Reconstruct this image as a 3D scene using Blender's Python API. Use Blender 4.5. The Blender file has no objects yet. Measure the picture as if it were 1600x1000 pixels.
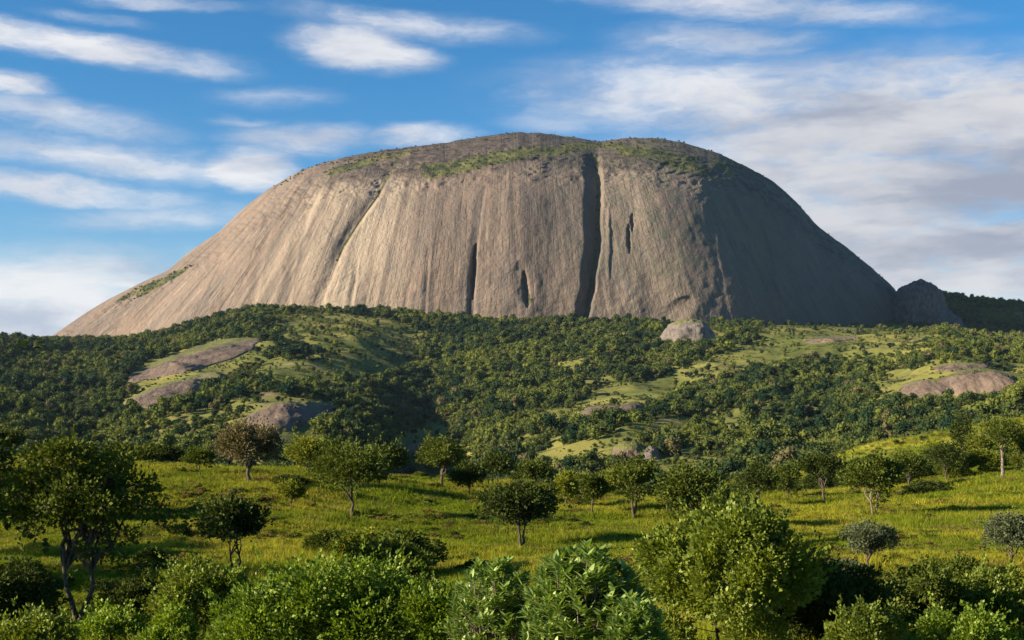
import bpy, math, random
import numpy as np
from math import radians, sin, cos, tan, pi

SC = bpy.context.scene
COL = SC.collection
# ------------------------------------------------------------------ camera
# pinhole: a point (x, y, z) shows at column 800+F*x/y, row 600-F*z/y of the 1600x1000 frame
F = 2000.0
cam_d = bpy.data.cameras.new('camera')
cam_d.sensor_width = 36.0
cam_d.lens = 36.0 * F / 1600.0
cam_d.shift_y = 100.0 / 1600.0
cam_d.clip_start = 0.5
cam_d.clip_end = 30000.0
cam = bpy.data.objects.new('camera', cam_d)
cam.location = (0, 0, 0)
cam.rotation_euler = (pi / 2, 0, 0)
COL.objects.link(cam)
SC.camera = cam
# ------------------------------------------------------------------ light
SUN_EL, SUN_AZ = radians(20.0), radians(73.0)      # azimuth: to the left of straight behind the camera
sd = (-sin(SUN_AZ) * cos(SUN_EL), -cos(SUN_AZ) * cos(SUN_EL), sin(SUN_EL))
sun_d = bpy.data.lights.new('sun', 'SUN')
sun_d.energy = 5.0
sun_d.angle = radians(0.53)
sun_d.color = (1.0, 0.83, 0.64)
sun = bpy.data.objects.new('sun', sun_d)
from mathutils import Vector
sun.rotation_euler = Vector(sd).to_track_quat('Z', 'Y').to_euler()
COL.objects.link(sun)
SC.view_settings.view_transform = 'Standard'
SC.view_settings.look = 'None'
SC.view_settings.exposure = 1.27
SC.view_settings.gamma = 1.0
SC.view_settings.use_curve_mapping = False
SC.cycles.max_bounces = 5
SC.cycles.diffuse_bounces = 2
SC.cycles.transmission_bounces = 2
SC.cycles.transparent_max_bounces = 4
SC.cycles.volume_bounces = 0

# ------------------------------------------------------------------ node helper
class NT:
    def __init__(s, tree):
        s.t = tree
        s.t.nodes.clear()
    def n(s, typ, **kw):
        nd = s.t.nodes.new(typ)
        for k, v in kw.items():
            setattr(nd, k, v)
        return nd
    def l(s, a, b):
        s.t.links.new(a, b)
    def put(s, sock, v):
        if isinstance(v, bpy.types.NodeSocket):
            s.l(v, sock)
        else:
            if sock.type == 'RGBA' and isinstance(v, (tuple, list)) and len(v) == 3:
                v = (*v, 1)
            sock.default_value = v
    def math(s, op, a, b=0.0, c=None, clamp=False):
        m = s.n('ShaderNodeMath', operation=op, use_clamp=clamp)
        s.put(m.inputs[0], a); s.put(m.inputs[1], b)
        if c is not None: s.put(m.inputs[2], c)
        return m.outputs[0]
    def vmath(s, op, a, b=(0, 0, 0), out=0):
        m = s.n('ShaderNodeVectorMath', operation=op)
        s.put(m.inputs[0], a)
        if op == 'SCALE': s.put(m.inputs['Scale'], b)
        else: s.put(m.inputs[1], b)
        return m.outputs[1] if op in ('LENGTH', 'DISTANCE', 'DOT_PRODUCT') else m.outputs[0]
    def mix(s, f, a, b, blend='MIX'):
        m = s.n('ShaderNodeMix', data_type='RGBA', blend_type=blend)
        s.put(m.inputs[0], f); s.put(m.inputs[6], a); s.put(m.inputs[7], b)
        return m.outputs[2]
    def ramp(s, v, a, b, lo=0.0, hi=1.0, smooth=True):
        m = s.n('ShaderNodeMapRange', interpolation_type='SMOOTHSTEP' if smooth else 'LINEAR')
        s.put(m.inputs['Value'], v); m.inputs['From Min'].default_value = a; m.inputs['From Max'].default_value = b
        m.inputs['To Min'].default_value = lo; m.inputs['To Max'].default_value = hi
        return m.outputs[0]
    def noise(s, vec, scale, detail=4, rough=0.55, dist=0.0):
        m = s.n('ShaderNodeTexNoise')
        s.put(m.inputs['Vector'], vec)
        m.inputs['Scale'].default_value = scale; m.inputs['Detail'].default_value = detail
        m.inputs['Roughness'].default_value = rough; m.inputs['Distortion'].default_value = dist
        return m.outputs[0]
    def attr(s, name):
        m = s.n('ShaderNodeAttribute', attribute_name=name)
        return m
    def xyz(s, x, y, z=0.0):
        m = s.n('ShaderNodeCombineXYZ')
        s.put(m.inputs[0], x); s.put(m.inputs[1], y); s.put(m.inputs[2], z)
        return m.outputs[0]
    def bump(s, h, strength, dist):
        m = s.n('ShaderNodeBump')
        m.inputs['Strength'].default_value = strength; m.inputs['Distance'].default_value = dist
        s.put(m.inputs['Height'], h)
        return m.outputs[0]

# ------------------------------------------------------------------ world: sky and clouds
world = bpy.data.worlds.new('World')
SC.world = world
world.use_nodes = True
w = NT(world.node_tree)
sky = w.n('ShaderNodeTexSky', sky_type='NISHITA')
sky.sun_disc = False
sky.sun_elevation = SUN_EL
sky.sun_rotation = math.atan2(sd[0], sd[1]) % (2 * pi)
sky.altitude = 800
sky.air_density = 1.0
sky.dust_density = 0.3
sky.ozone_density = 3.0
tc = w.n('ShaderNodeTexCoord')
sep = w.n('ShaderNodeSeparateXYZ'); w.l(tc.outputs['Generated'], sep.inputs[0])
az = w.math('ARCTAN2', sep.outputs[0], sep.outputs[1])
el = w.math('ARCSINE', sep.outputs[2])
pos = w.xyz(w.math('MULTIPLY', az, F / 100), w.math('MULTIPLY', el, F / 100))   # hundreds of rows / columns
def P(X, V):
    a = math.atan((X - 800) / F)
    return (a * F / 100, math.atan((600 - V) / F * cos(a)) * F / 100)
wn = w.n('ShaderNodeTexNoise'); w.l(w.vmath('MULTIPLY', pos, (0.35, 1.3, 1)), wn.inputs['Vector'])
wn.inputs['Scale'].default_value = 0.9; wn.inputs['Detail'].default_value = 7; wn.inputs['Roughness'].default_value = 0.66
warp = w.vmath('MULTIPLY', w.vmath('SUBTRACT', wn.outputs['Color'], (0.5, 0.5, 0.5)), (1.6, 0.55, 0))
wpos = w.vmath('ADD', pos, warp)
CLOUDS = [(130, 74, 240, 26, 4, 1.0), (560, 74, 115, 36, 5, 1.0), (5, 132, 70, 20, 4, .9), (100, 183, 190, 32, 5, .62),
          (430, 152, 130, 20, 0, .42), (180, 248, 330, 34, 4, .62), (395, 262, 75, 38, 0, 1.0), (470, 215, 130, 26, 0, .75),
          (640, 213, 110, 22, -4, .8), (90, 292, 220, 22, 3, .85), (250, 338, 210, 26, -3, .5), (90, 480, 340, 100, -2, .85),
          (640, 38, 240, 24, 4, .55), (1180, 12, 330, 26, 6, .62), (1130, 72, 190, 30, 3, .6), (370, 188, 60, 12, 0, .5),
          (1200, 165, 440, 75, 4, .8), (1480, 190, 480, 110, 3, 1.0), (1420, 290, 420, 85, -4, 1.0), (1480, 390, 380, 60, -5, 1.0), (1250, 230, 300, 60, 2, .8), (1330, 250, 430, 150, 0, .85),
          (1520, 430, 320, 60, 4, .9), (1400, 420, 380, 80, 0, .9), (1350, 340, 330, 60, 3, .9), (1430, 100, 260, 24, 0, .6), (960, 115, 200, 26, -8, .45), (900, 190, 140, 28, 0, .4),
          (240, 3, 170, 12, 0, .5), (130, 25, 90, 12, 2, .35), (-350, 150, 300, 60, 5, .7), (-500, 420, 300, 90, 0, .8),
          (2100, 200, 500, 120, 0, .8), (2300, 420, 400, 80, 0, .8), (900, -60, 500, 30, 5, .5)]
mask = None
for (X, V, rx, ry, ang, st) in CLOUDS:
    mp = w.n('ShaderNodeMapping', vector_type='TEXTURE')
    p = P(X, V)
    mp.inputs['Location'].default_value = (p[0], p[1], 0)
    mp.inputs['Rotation'].default_value = (0, 0, radians(-ang))
    mp.inputs['Scale'].default_value = (rx / 100, ry / 100, 1)
    w.l(wpos, mp.inputs['Vector'])
    m = w.ramp(w.vmath('LENGTH', mp.outputs[0]), 1.5, 0.1, 0, st)
    mask = m if mask is None else w.math('MAXIMUM', mask, m)
f1 = w.noise(w.vmath('MULTIPLY', wpos, (0.5, 1.5, 1)), 1.3, 9, 0.66)
f2 = w.noise(w.vmath('MULTIPLY', wpos, (0.16, 0.75, 1)), 0.7, 7, 0.6)
f3 = w.noise(w.vmath('MULTIPLY', wpos, (0.9, 2.2, 1)), 2.2, 6, 0.6)
dens = w.math('ADD', w.math('MULTIPLY', mask, w.ramp(f1, 0.28, 0.64, 0.62, 1.18)), w.ramp(f2, 0.52, 0.78, 0.0, 0.45))
dens = w.math('ADD', dens, w.math('MULTIPLY', w.math('SUBTRACT', f3, 0.5), w.math('MULTIPLY', dens, 0.55)))
dens = w.ramp(dens, 0.06, 0.95, 0.0, 0.97)
shade = w.ramp(w.noise(w.vmath('MULTIPLY', wpos, (0.30, 1.1, 1)), 1.1, 6, 0.55), 0.34, 0.62)
# the thick bank to the right is greyer underneath
bank = w.ramp(w.vmath('LENGTH', w.vmath('MULTIPLY', w.vmath('SUBTRACT', pos, (*P(1450, 290), 0)), (1 / 5.5, 1 / 2.6, 0))), 1.1, 0.3)
cc = w.mix(shade, (0.52, 0.58, 0.70), (0.90, 0.90, 0.92))
cc = w.mix(w.math('MULTIPLY', bank, 0.8), cc, w.mix(shade, (0.33, 0.36, 0.45), (0.66, 0.66, 0.69)))
tint = w.mix(w.ramp(el, 0.02, 0.26), (0.80, 1.02, 1.18), (0.34, 0.90, 1.20))
skc = w.mix(1.0, sky.outputs[0], tint, 'MULTIPLY')
bg = w.n('ShaderNodeBackground'); w.l(skc, bg.inputs[0]); bg.inputs[1].default_value = 0.052
bgc = w.n('ShaderNodeBackground'); w.l(cc, bgc.inputs[0]); bgc.inputs[1].default_value = 0.41
ms = w.n('ShaderNodeMixShader'); w.l(dens, ms.inputs[0]); w.l(bg.outputs[0], ms.inputs[1]); w.l(bgc.outputs[0], ms.inputs[2])
wo = w.n('ShaderNodeOutputWorld'); w.l(ms.outputs[0], wo.inputs[0])

# ------------------------------------------------------------------ numpy noise
def _hash(i, j, seed):
    h = (i.astype(np.int64) * 374761393 + j.astype(np.int64) * 668265263 + seed * 1442695041) & 0xFFFFFFFF
    h = ((h ^ (h >> 13)) * 1274126177) & 0xFFFFFFFF
    return ((h ^ (h >> 16)) & 0xFFFFFF) / float(0xFFFFFF)
def vnoise(x, y, seed=0):
    x = np.asarray(x, float); y = np.asarray(y, float)
    xi = np.floor(x); yi = np.floor(y); fx = x - xi; fy = y - yi
    fx = fx * fx * fx * (fx * (fx * 6 - 15) + 10); fy = fy * fy * fy * (fy * (fy * 6 - 15) + 10)
    a = _hash(xi, yi, seed); b = _hash(xi + 1, yi, seed); c = _hash(xi, yi + 1, seed); d = _hash(xi + 1, yi + 1, seed)
    return (a * (1 - fx) + b * fx) * (1 - fy) + (c * (1 - fx) + d * fx) * fy
def fbm(x, y, seed=0, octv=4, gain=0.5):
    s = 0; a = 1; t = 0
    for k in range(octv):
        s = s + a * (vnoise(x * 2 ** k + 17.3 * k, y * 2 ** k - 9.1 * k, seed + k) - 0.5); t += a; a *= gain
    return s / t * 2
def sstep(a, b, x):
    t = np.clip((x - a) / (b - a), 0, 1); return t * t * (3 - 2 * t)

# ------------------------------------------------------------------ mesh helpers
def mesh_of(name, verts, faces, mats, uvs=None, attrs=None, smooth=False, fmat=None):
    """verts (n,3); faces (m,3|4) array or list of such arrays"""
    me = bpy.data.meshes.new(name)
    fl = faces if isinstance(faces, list) else [faces]
    fl = [np.asarray(f, np.int32) for f in fl if len(f)]
    verts = np.asarray(verts, np.float32)
    me.vertices.add(len(verts)); me.vertices.foreach_set('co', verts.ravel())
    nl = sum(f.size for f in fl); nf = sum(len(f) for f in fl)
    me.loops.add(nl); me.loops.foreach_set('vertex_index', np.concatenate([f.ravel() for f in fl]))
    me.polygons.add(nf)
    tot = np.concatenate([np.full(len(f), f.shape[1], np.int32) for f in fl])
    me.polygons.foreach_set('loop_start', np.concatenate([[0], np.cumsum(tot)[:-1]]).astype(np.int32))
    if smooth: me.polygons.foreach_set('use_smooth', np.ones(nf, bool))
    if fmat is not None: me.polygons.foreach_set('material_index', np.asarray(fmat, np.int32))
    for m in (mats if isinstance(mats, (list, tuple)) else [mats]): me.materials.append(m)
    for k, a in (attrs or {}).items():
        a = np.asarray(a, np.float32)
        if a.ndim == 1:
            at = me.attributes.new(k, 'FLOAT', 'POINT'); at.data.foreach_set('value', a)
        else:
            at = me.attributes.new(k, 'FLOAT_VECTOR', 'POINT'); at.data.foreach_set('vector', a.ravel())
    me.update(calc_edges=True)
    me.validate()
    return me
def link(name, me, parent=None, loc=None):
    o = bpy.data.objects.new(name, me); COL.objects.link(o)
    if parent is not None: o.parent = parent
    if loc is not None: o.location = loc
    return o
def tag(o, label=None, cat=None, group=None, kind=None):
    for k, v in (('label', label), ('category', cat), ('group', group), ('kind', kind)):
        if v: o[k] = v
    return o
def grid_faces(nu, nv, wrap=False):
    i = np.arange(nu - 1 if not wrap else nu); j = np.arange(nv - 1)
    I, J = np.meshgrid(i, j, indexing='ij')
    I2 = (I + 1) % nu
    return np.stack([I * nv + J, I2 * nv + J, I2 * nv + J + 1, I * nv + J + 1], -1).reshape(-1, 4)

# ------------------------------------------------------------------ materials
def pmat(name):
    m = bpy.data.materials.new(name); m.use_nodes = True
    n = NT(m.node_tree)
    o = n.n('ShaderNodeOutputMaterial')
    return m, n, o
def geo_pos(n):
    return n.n('ShaderNodeNewGeometry').outputs['Position']
def leaf_mat(name, dark, light, trans=0.35, gloss=0.12, rough=0.4, posvar=0.25, tcol=None):
    m, n, o = pmat(name)
    g = n.n('ShaderNodeNewGeometry')
    rnd = g.outputs['Random Per Island']
    oi = n.n('ShaderNodeObjectInfo').outputs['Random']
    ns = n.noise(g.outputs['Position'], posvar, 3, 0.6)
    f = n.math('ADD', n.math('MULTIPLY', rnd, 0.45), n.math('ADD', n.math('MULTIPLY', n.ramp(ns, .3, .7), 0.35), n.math('MULTIPLY', oi, 0.2)))
    c = n.mix(f, dark, light)
    df = n.n('ShaderNodeBsdfDiffuse'); n.l(c, df.inputs[0])
    tr = n.n('ShaderNodeBsdfTranslucent'); n.put(tr.inputs[0], n.mix(1.0, c, tcol or (1.6, 1.5, 0.5), 'MULTIPLY'))
    s1 = n.n('ShaderNodeMixShader'); s1.inputs[0].default_value = trans; n.l(df.outputs[0], s1.inputs[1]); n.l(tr.outputs[0], s1.inputs[2])
    gl = n.n('ShaderNodeBsdfGlossy'); gl.inputs['Roughness'].default_value = rough + .15; gl.inputs[0].default_value = (.75, .85, .45, 1)
    s2 = n.n('ShaderNodeMixShader'); s2.inputs[0].default_value = gloss * .6; n.l(s1.outputs[0], s2.inputs[1]); n.l(gl.outputs[0], s2.inputs[2])
    n.l(s2.outputs[0], o.inputs[0])
    return m
M = {}
M['leaf_mid'] = leaf_mat('leaf_mid_green', (0.032, 0.056, 0.008), (0.118, 0.142, 0.020), 0.22, 0.03, 0.5)
M['leaf_dark'] = leaf_mat('leaf_dark_green', (0.018, 0.034, 0.008), (0.072, 0.094, 0.016), 0.17, 0.03, 0.5)
M['leaf_yellow'] = leaf_mat('leaf_yellow_green', (0.075, 0.10, 0.012), (0.20, 0.22, 0.025), 0.35, 0.03, 0.5)
M['leaf_grey'] = leaf_mat('leaf_grey_brown', (0.07, 0.065, 0.035), (0.19, 0.16, 0.085), 0.2, 0.02, 0.6)
M['leaf_silver'] = leaf_mat('leaf_grey_green', (0.045, 0.06, 0.03), (0.14, 0.165, 0.085), 0.2, 0.04, 0.5)
M['leaf_bush'] = leaf_mat('leaf_fresh_green', (0.035, 0.075, 0.006), (0.21, 0.30, 0.025), 0.35, 0.07, 0.38, 1.0)
M['leaf_bush_olive'] = leaf_mat('leaf_olive_green', (0.038, 0.065, 0.007), (0.21, 0.26, 0.030), 0.32, 0.07, 0.38, 1.0)
M['leaf_pale'] = leaf_mat('leaf_pale_green', (0.10, 0.17, 0.030), (0.31, 0.42, 0.12), 0.28, 0.10, 0.35, 1.0)
M['forest'] = leaf_mat('forest_foliage', (0.018, 0.040, 0.012), (0.075, 0.105, 0.022), 0.15, 0.0, 0.6, 0.006)
M['weed_dry'] = leaf_mat('dry_weeds', (0.09, 0.075, 0.02), (0.22, 0.18, 0.06), 0.3, 0.0, 0.6)
def forest_mat():
    m, n, o = pmat('forest_crown_foliage')
    g = n.n('ShaderNodeNewGeometry')
    oi = n.n('ShaderNodeObjectInfo').outputs['Random']
    rnd = g.outputs['Random Per Island']
    reg = n.noise(g.outputs['Position'], 0.006, 4, 0.6)
    f = n.math('ADD', n.math('MULTIPLY', oi, 0.45), n.math('ADD', n.math('MULTIPLY', n.ramp(reg, .35, .65), 0.40), n.math('MULTIPLY', rnd, 0.15)))
    c = n.mix(n.ramp(f, 0.1, 0.9), (0.014, 0.038, 0.020), (0.150, 0.175, 0.034))
    c = n.mix(n.ramp(oi, 0.93, 0.97), c, (0.13, 0.12, 0.05))
    df = n.n('ShaderNodeBsdfDiffuse'); n.l(c, df.inputs[0])
    tr = n.n('ShaderNodeBsdfTranslucent'); n.l(c, tr.inputs[0])
    s1 = n.n('ShaderNodeMixShader'); s1.inputs[0].default_value = .2; n.l(df.outputs[0], s1.inputs[1]); n.l(tr.outputs[0], s1.inputs[2])
    n.l(s1.outputs[0], o.inputs[0])
    return m
M['forest'] = forest_mat()
def bark_mat(name, a, b):
    m, n, o = pmat(name)
    p = geo_pos(n)
    c = n.mix(n.ramp(n.noise(n.vmath('MULTIPLY', p, (6, 6, 1.4)), 1.5, 5, .65), .35, .65), a, b)
    bs = n.n('ShaderNodeBsdfPrincipled'); n.l(c, bs.inputs['Base Color']); bs.inputs['Roughness'].default_value = .9
    n.l(n.bump(n.noise(n.vmath('MULTIPLY', p, (8, 8, 1.5)), 2, 4, .6), .6, .03), bs.inputs['Normal'])
    n.l(bs.outputs[0], o.inputs[0]); return m
M['bark'] = bark_mat('bark_brown', (0.035, 0.026, 0.018), (0.12, 0.09, 0.06))
M['bark_pale'] = bark_mat('bark_pale', (0.08, 0.06, 0.04), (0.26, 0.21, 0.15))

def grass_colour(n, p):
    """living and dry grass in patches over the ground; p in world metres"""
    a = n.noise(p, 0.035, 5, 0.6)
    b = n.noise(n.vmath('MULTIPLY', p, (1, 1.6, 1)), 0.16, 5, 0.65)
    c = n.mix(n.ramp(a, .41, .59), (0.175, 0.225, 0.018), (0.330, 0.320, 0.034))
    c = n.mix(n.ramp(b, .50, .70, 0, .75), c, (0.30, 0.235, 0.075))
    c = n.mix(n.ramp(n.noise(p, 0.09, 5, .7), .60, .68, 0, .75), c, (0.17, 0.115, 0.06))
    c = n.mix(n.ramp(n.noise(p, 0.5, 4, .7), .50, .62, 0, .75), c, (0.075, 0.11, 0.014))
    return c
def ground_mat():
    m, n, o = pmat('ground_grass')
    p = geo_pos(n)
    near = grass_colour(n, p)
    a = n.noise(p, 0.008, 6, 0.6); b = n.noise(p, 0.035, 5, 0.65)
    far = n.mix(n.ramp(a, .38, .62), (0.115, 0.135, 0.030), (0.215, 0.205, 0.050))
    far = n.mix(n.ramp(b, .52, .64, 0, .8), far, (0.060, 0.080, 0.020))
    far = n.mix(n.ramp(n.noise(p, 0.02, 5, .6), .60, .70, 0, .7), far, (0.23, 0.18, 0.12))
    dist = n.vmath('LENGTH', p)
    c = n.mix(n.ramp(dist, 350, 800), near, far)
    bs = n.n('ShaderNodeBsdfPrincipled'); n.l(c, bs.inputs['Base Color']); bs.inputs['Roughness'].default_value = 1
    bs.inputs['Specular IOR Level'].default_value = .1
    h = n.math('ADD', n.noise(p, 0.7, 6, .7), n.math('MULTIPLY', n.noise(p, 0.06, 5, .7), 2.0))
    n.l(n.bump(h, .7, .8), bs.inputs['Normal'])
    n.l(bs.outputs[0], o.inputs[0]); return m
M['ground'] = ground_mat()
def grass_blade_mat():
    m, n, o = pmat('grass_blades')
    g = n.n('ShaderNodeNewGeometry')
    c = grass_colour(n, g.outputs['Position'])
    c = n.mix(1.0, c, n.mix(g.outputs['Random Per Island'], (.65, .75, .6), (1.35, 1.25, 1.1)), 'MULTIPLY')
    df = n.n('ShaderNodeBsdfDiffuse'); n.l(c, df.inputs[0])
    tr = n.n('ShaderNodeBsdfTranslucent'); n.l(c, tr.inputs[0])
    s1 = n.n('ShaderNodeMixShader'); s1.inputs[0].default_value = .4; n.l(df.outputs[0], s1.inputs[1]); n.l(tr.outputs[0], s1.inputs[2])
    n.l(s1.outputs[0], o.inputs[0]); return m
M['grass'] = grass_blade_mat()
def dome_mat():
    m, n, o = pmat('granite_with_water_streaks')
    st = n.attr('streak').outputs['Vector']           # (fall line, row, 0) in hundreds
    veg = n.attr('veg').outputs['Fac']
    p = geo_pos(n)
    s1 = n.noise(n.vmath('MULTIPLY', st, (9, 0.55, 1)), 1.0, 7, .62)
    s2 = n.noise(n.vmath('MULTIPLY', st, (3.0, 0.30, 1)), 1.0, 6, .6, .3)
    s3 = n.noise(n.vmath('MULTIPLY', st, (26, 1.6, 1)), 1.0, 6, .65)
    big = n.noise(p, 0.0045, 5, .6)
    fine = n.noise(p, 0.09, 6, .7)
    pat = n.ramp(n.noise(p, 0.007, 5, .65), .40, .60, .25, 1.0)
    c = n.mix(n.ramp(big, .35, .65), (0.185, 0.134, 0.100), (0.240, 0.178, 0.130))
    c = n.mix(n.math('MULTIPLY', pat, n.ramp(s1, .48, .68, 0, .75)), c, (0.15, 0.112, 0.084))
    c = n.mix(n.ramp(s2, .50, .70, 0, .60), c, (0.150, 0.128, 0.105))
    c = n.mix(n.math('MULTIPLY', pat, n.ramp(s3, .56, .72, 0, .40)), c, (0.12, 0.095, 0.072))
    c = n.mix(n.ramp(s1, .42, .28, 0, .5), c, (0.40, 0.335, 0.255))
    c = n.mix(n.ramp(n.noise(n.vmath('MULTIPLY', st, (14, .9, 1)), 1.3, 5, .6), .60, .72, 0, .5), c, (0.56, 0.50, 0.40))
    c = n.mix(n.ramp(fine, .50, .70, 0, .60), c, (0.13, 0.115, 0.092))
    s4 = n.noise(n.vmath('MULTIPLY', st, (17, .35, 1)), 1.7, 4, .6)
    c = n.mix(n.math('MULTIPLY', pat, n.ramp(s4, .56, .66, 0, .80)), c, (0.075, 0.060, 0.050))
    c = n.mix(n.ramp(n.noise(n.vmath('MULTIPLY', st, (3.2, 1.1, 1)), 1.0, 7, .68, .6), .46, .62, 0, .62), c, (0.128, 0.112, 0.098))
    s5 = n.noise(n.vmath('MULTIPLY', st, (24, 3.2, 1)), 1.0, 5, .6)
    c = n.mix(n.math('MULTIPLY', n.ramp(s5, .56, .66, 0, .65), n.ramp(n.noise(p, .012, 4, .6), .38, .60, .2, 1)), c, (0.085, 0.068, 0.055))
    c = n.mix(n.ramp(s5, .40, .30, 0, .45), c, (0.40, 0.34, 0.27))
    c = n.mix(n.math('MULTIPLY', n.attr('stain').outputs['Fac'], n.ramp(fine, .3, .6, .55, 1)), c, (0.045, 0.038, 0.034))
    cream = n.attr('cream').outputs['Fac']
    c = n.mix(n.math('MULTIPLY', cream, n.ramp(s2, .62, .40, .1, .75)), c, (0.37, 0.305, 0.22))
    capm = n.attr('cap').outputs['Fac']
    c = n.mix(n.math('MULTIPLY', capm, n.ramp(n.noise(p, .025, 6, .7), .36, .60, .70, 1.0)), c, n.mix(n.ramp(n.noise(p, .06, 5, .7), .4, .62), (0.028, 0.023, 0.021), (0.105, 0.080, 0.064)))
    c = n.mix(n.attr('dark').outputs['Fac'], c, n.mix(.50, c, (0.045, 0.046, 0.044)))  # painted shade: darkens the rock colour on the sides turned from the sun
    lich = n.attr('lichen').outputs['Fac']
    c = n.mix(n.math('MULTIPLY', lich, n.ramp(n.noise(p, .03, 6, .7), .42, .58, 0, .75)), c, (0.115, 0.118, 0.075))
    vn = n.noise(p, 0.018, 6, .72)
    vm = n.ramp(n.math('ADD', veg, n.math('MULTIPLY', n.math('SUBTRACT', vn, .5), 1.5)), .38, .60)
    gc = n.mix(n.ramp(n.noise(p, .03, 5, .6), .38, .6), (0.036, 0.048, 0.018), (0.105, 0.108, 0.036))
    gc = n.mix(n.ramp(n.noise(p, .011, 4, .6), .55, .7, 0, .7), gc, (0.22, 0.16, 0.085))
    c = n.mix(vm, c, gc)
    bs = n.n('ShaderNodeBsdfPrincipled'); n.l(c, bs.inputs['Base Color']); bs.inputs['Roughness'].default_value = .85
    bs.inputs['Specular IOR Level'].default_value = .25
    h = n.math('ADD', n.math('SUBTRACT', n.math('MULTIPLY', s1, .6), n.math('MULTIPLY', n.ramp(s5, .52, .66), .35)), n.math('ADD', n.math('MULTIPLY', s3, .3), n.math('ADD', n.math('MULTIPLY', fine, 2.0), n.math('MULTIPLY', n.noise(p, .03, 5, .65), 2.2))))
    n.l(n.bump(h, .8, 3.2), bs.inputs['Normal'])
    n.l(bs.outputs[0], o.inputs[0]); return m
M['dome'] = dome_mat()
def rock_mat(name, a, b, dark, gt):
    m, n, o = pmat(name)
    p = geo_pos(n)
    oc = n.n('ShaderNodeTexCoord').outputs['Object']
    c = n.mix(n.ramp(n.noise(p, .04, 6, .65), .35, .65), a, b)
    c = n.mix(n.ramp(n.noise(n.vmath('MULTIPLY', p, (.25, .05, .06)), 1.0, 6, .65), .48, .62, 0, .8), c, dark)
    c = n.mix(n.ramp(n.noise(p, .3, 5, .7), .52, .68, 0, .6), c, dark)
    g = n.n('ShaderNodeNewGeometry')
    sp = n.n('ShaderNodeSeparateXYZ'); n.l(n.attr('local').outputs['Vector'], sp.inputs[0])
    gm = n.ramp(n.math('ADD', sp.outputs[2], n.math('MULTIPLY', n.math('SUBTRACT', n.noise(p, .05, 5, .7), .5), 1.2)), gt, gt + .12)
    c = n.mix(gm, c, (0.14, 0.15, 0.045))
    bs = n.n('ShaderNodeBsdfPrincipled'); n.l(c, bs.inputs['Base Color']); bs.inputs['Roughness'].default_value = .9
    bs.inputs['Specular IOR Level'].default_value = .2
    n.l(n.bump(n.math('ADD', n.noise(p, .12, 6, .7), n.noise(p, .5, 4, .7)), .8, 3.0), bs.inputs['Normal'])
    n.l(bs.outputs[0], o.inputs[0]); return m
M['rock'] = rock_mat('weathered_granite', (0.135, 0.100, 0.074), (0.215, 0.162, 0.118), (0.070, 0.055, 0.044), .48)
M['rock_dark'] = rock_mat('dark_granite', (0.12, 0.095, 0.08), (0.20, 0.155, 0.13), (0.06, 0.052, 0.046), 2.0)
M['rock_grey'] = rock_mat('grey_granite', (0.17, 0.145, 0.12), (0.26, 0.225, 0.18), (0.085, 0.075, 0.062), .78)

# ------------------------------------------------------------------ terrain
KX = np.array([-300, 0, 200, 400, 600, 800, 1000, 1200, 1400, 1600, 1900.])
def z_of(v, d): return (600.0 - v) / F * d
# rows: distance, then heights (z) or picture rows (>200) per column
def row(d, vals, isrow):
    vals = np.array(vals, float)
    return d, (z_of(vals, d) if isrow else vals)
TB = [row(1, [-1.9] * 11, 0), row(10, [-3.4] * 11, 0), row(20, [-5.2] * 11, 0), row(45, [-9.2] * 11, 0),
      row(80, [915, 915, 915, 915, 915, 915, 915, 915, 915, 905, 900], 1),
      row(114, [855, 850, 845, 845, 855, 860, 860, 860, 855, 850, 845], 1),
      row(160, [775, 775, 766, 762, 790, 806, 812, 815, 808, 795, 785], 1),
      row(200, [727, 727, 728, 737, 753, 768, 785, 792, 780, 766, 755], 1),
      row(240, [-17, -17, -17, -18, -19, z_of(766, 240), z_of(777, 240), z_of(780, 240), z_of(765, 240), z_of(745, 240), z_of(735, 240)], 0),
      row(320, [-36, -36, -36, -36, -36, -34, -32, z_of(775, 320), z_of(745, 320), z_of(712, 320), z_of(695, 320)], 0),
      row(420, [-54, -54, -54, -54, -54, -52, -46, z_of(738, 420), z_of(690, 420), z_of(658, 420), z_of(640, 420)], 0),
      row(540, [-58, -58, -58, -60, -62, -62, -58, -50, -40, -27, -22], 0),
      row(700, [760, 770, 775, 780, 785, 785, 770, 745, 715, 690, 670], 1),
      row(1000, [690, 695, 700, 705, 715, 712, 700, 692, 672, 645, 625], 1),
      row(1400, [620, 622, 628, 640, 650, 652, 645, 632, 610, 598, 590], 1),
      row(1900, [568, 568, 570, 569, 577, 587, 584, 567, 558, 566, 566], 1),
      row(2350, [546, 545, 543, 519, 514, 528, 526, 525, 528, 548, 548], 1),
      row(2600, [542, 540, 536, 490, 490, 504, 503, 509, 517, 541, 541], 1),
      row(2950, [538, 537, 539, 505, 505, 505, 505, 505, 512, 532, 535], 1),
      row(3520, [545, 545, 545, 545, 545, 545, 545, 520, 460, 479, 505], 1),
      row(4300, [575, 575, 570, 570, 570, 570, 570, 560, 520, 530, 540], 1),
      row(7000, [592] * 11, 1)]
KD = np.log(np.array([t[0] for t in TB])); KZ = np.array([t[1] for t in TB])
def pchip_slopes(x, y):
    h = np.diff(x); dl = np.diff(y, axis=0) / h[:, None]
    s = np.zeros_like(y)
    for k in range(1, len(x) - 1):
        a, b = dl[k - 1], dl[k]; w1 = 2 * h[k] + h[k - 1]; w2 = h[k] + 2 * h[k - 1]
        ok = a * b > 0
        s[k] = np.where(ok, (w1 + w2) / (w1 / np.where(ok, a, 1) + w2 / np.where(ok, b, 1)), 0)
    s[0] = dl[0]; s[-1] = dl[-1]
    return s
SD = pchip_slopes(KD, KZ)
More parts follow.
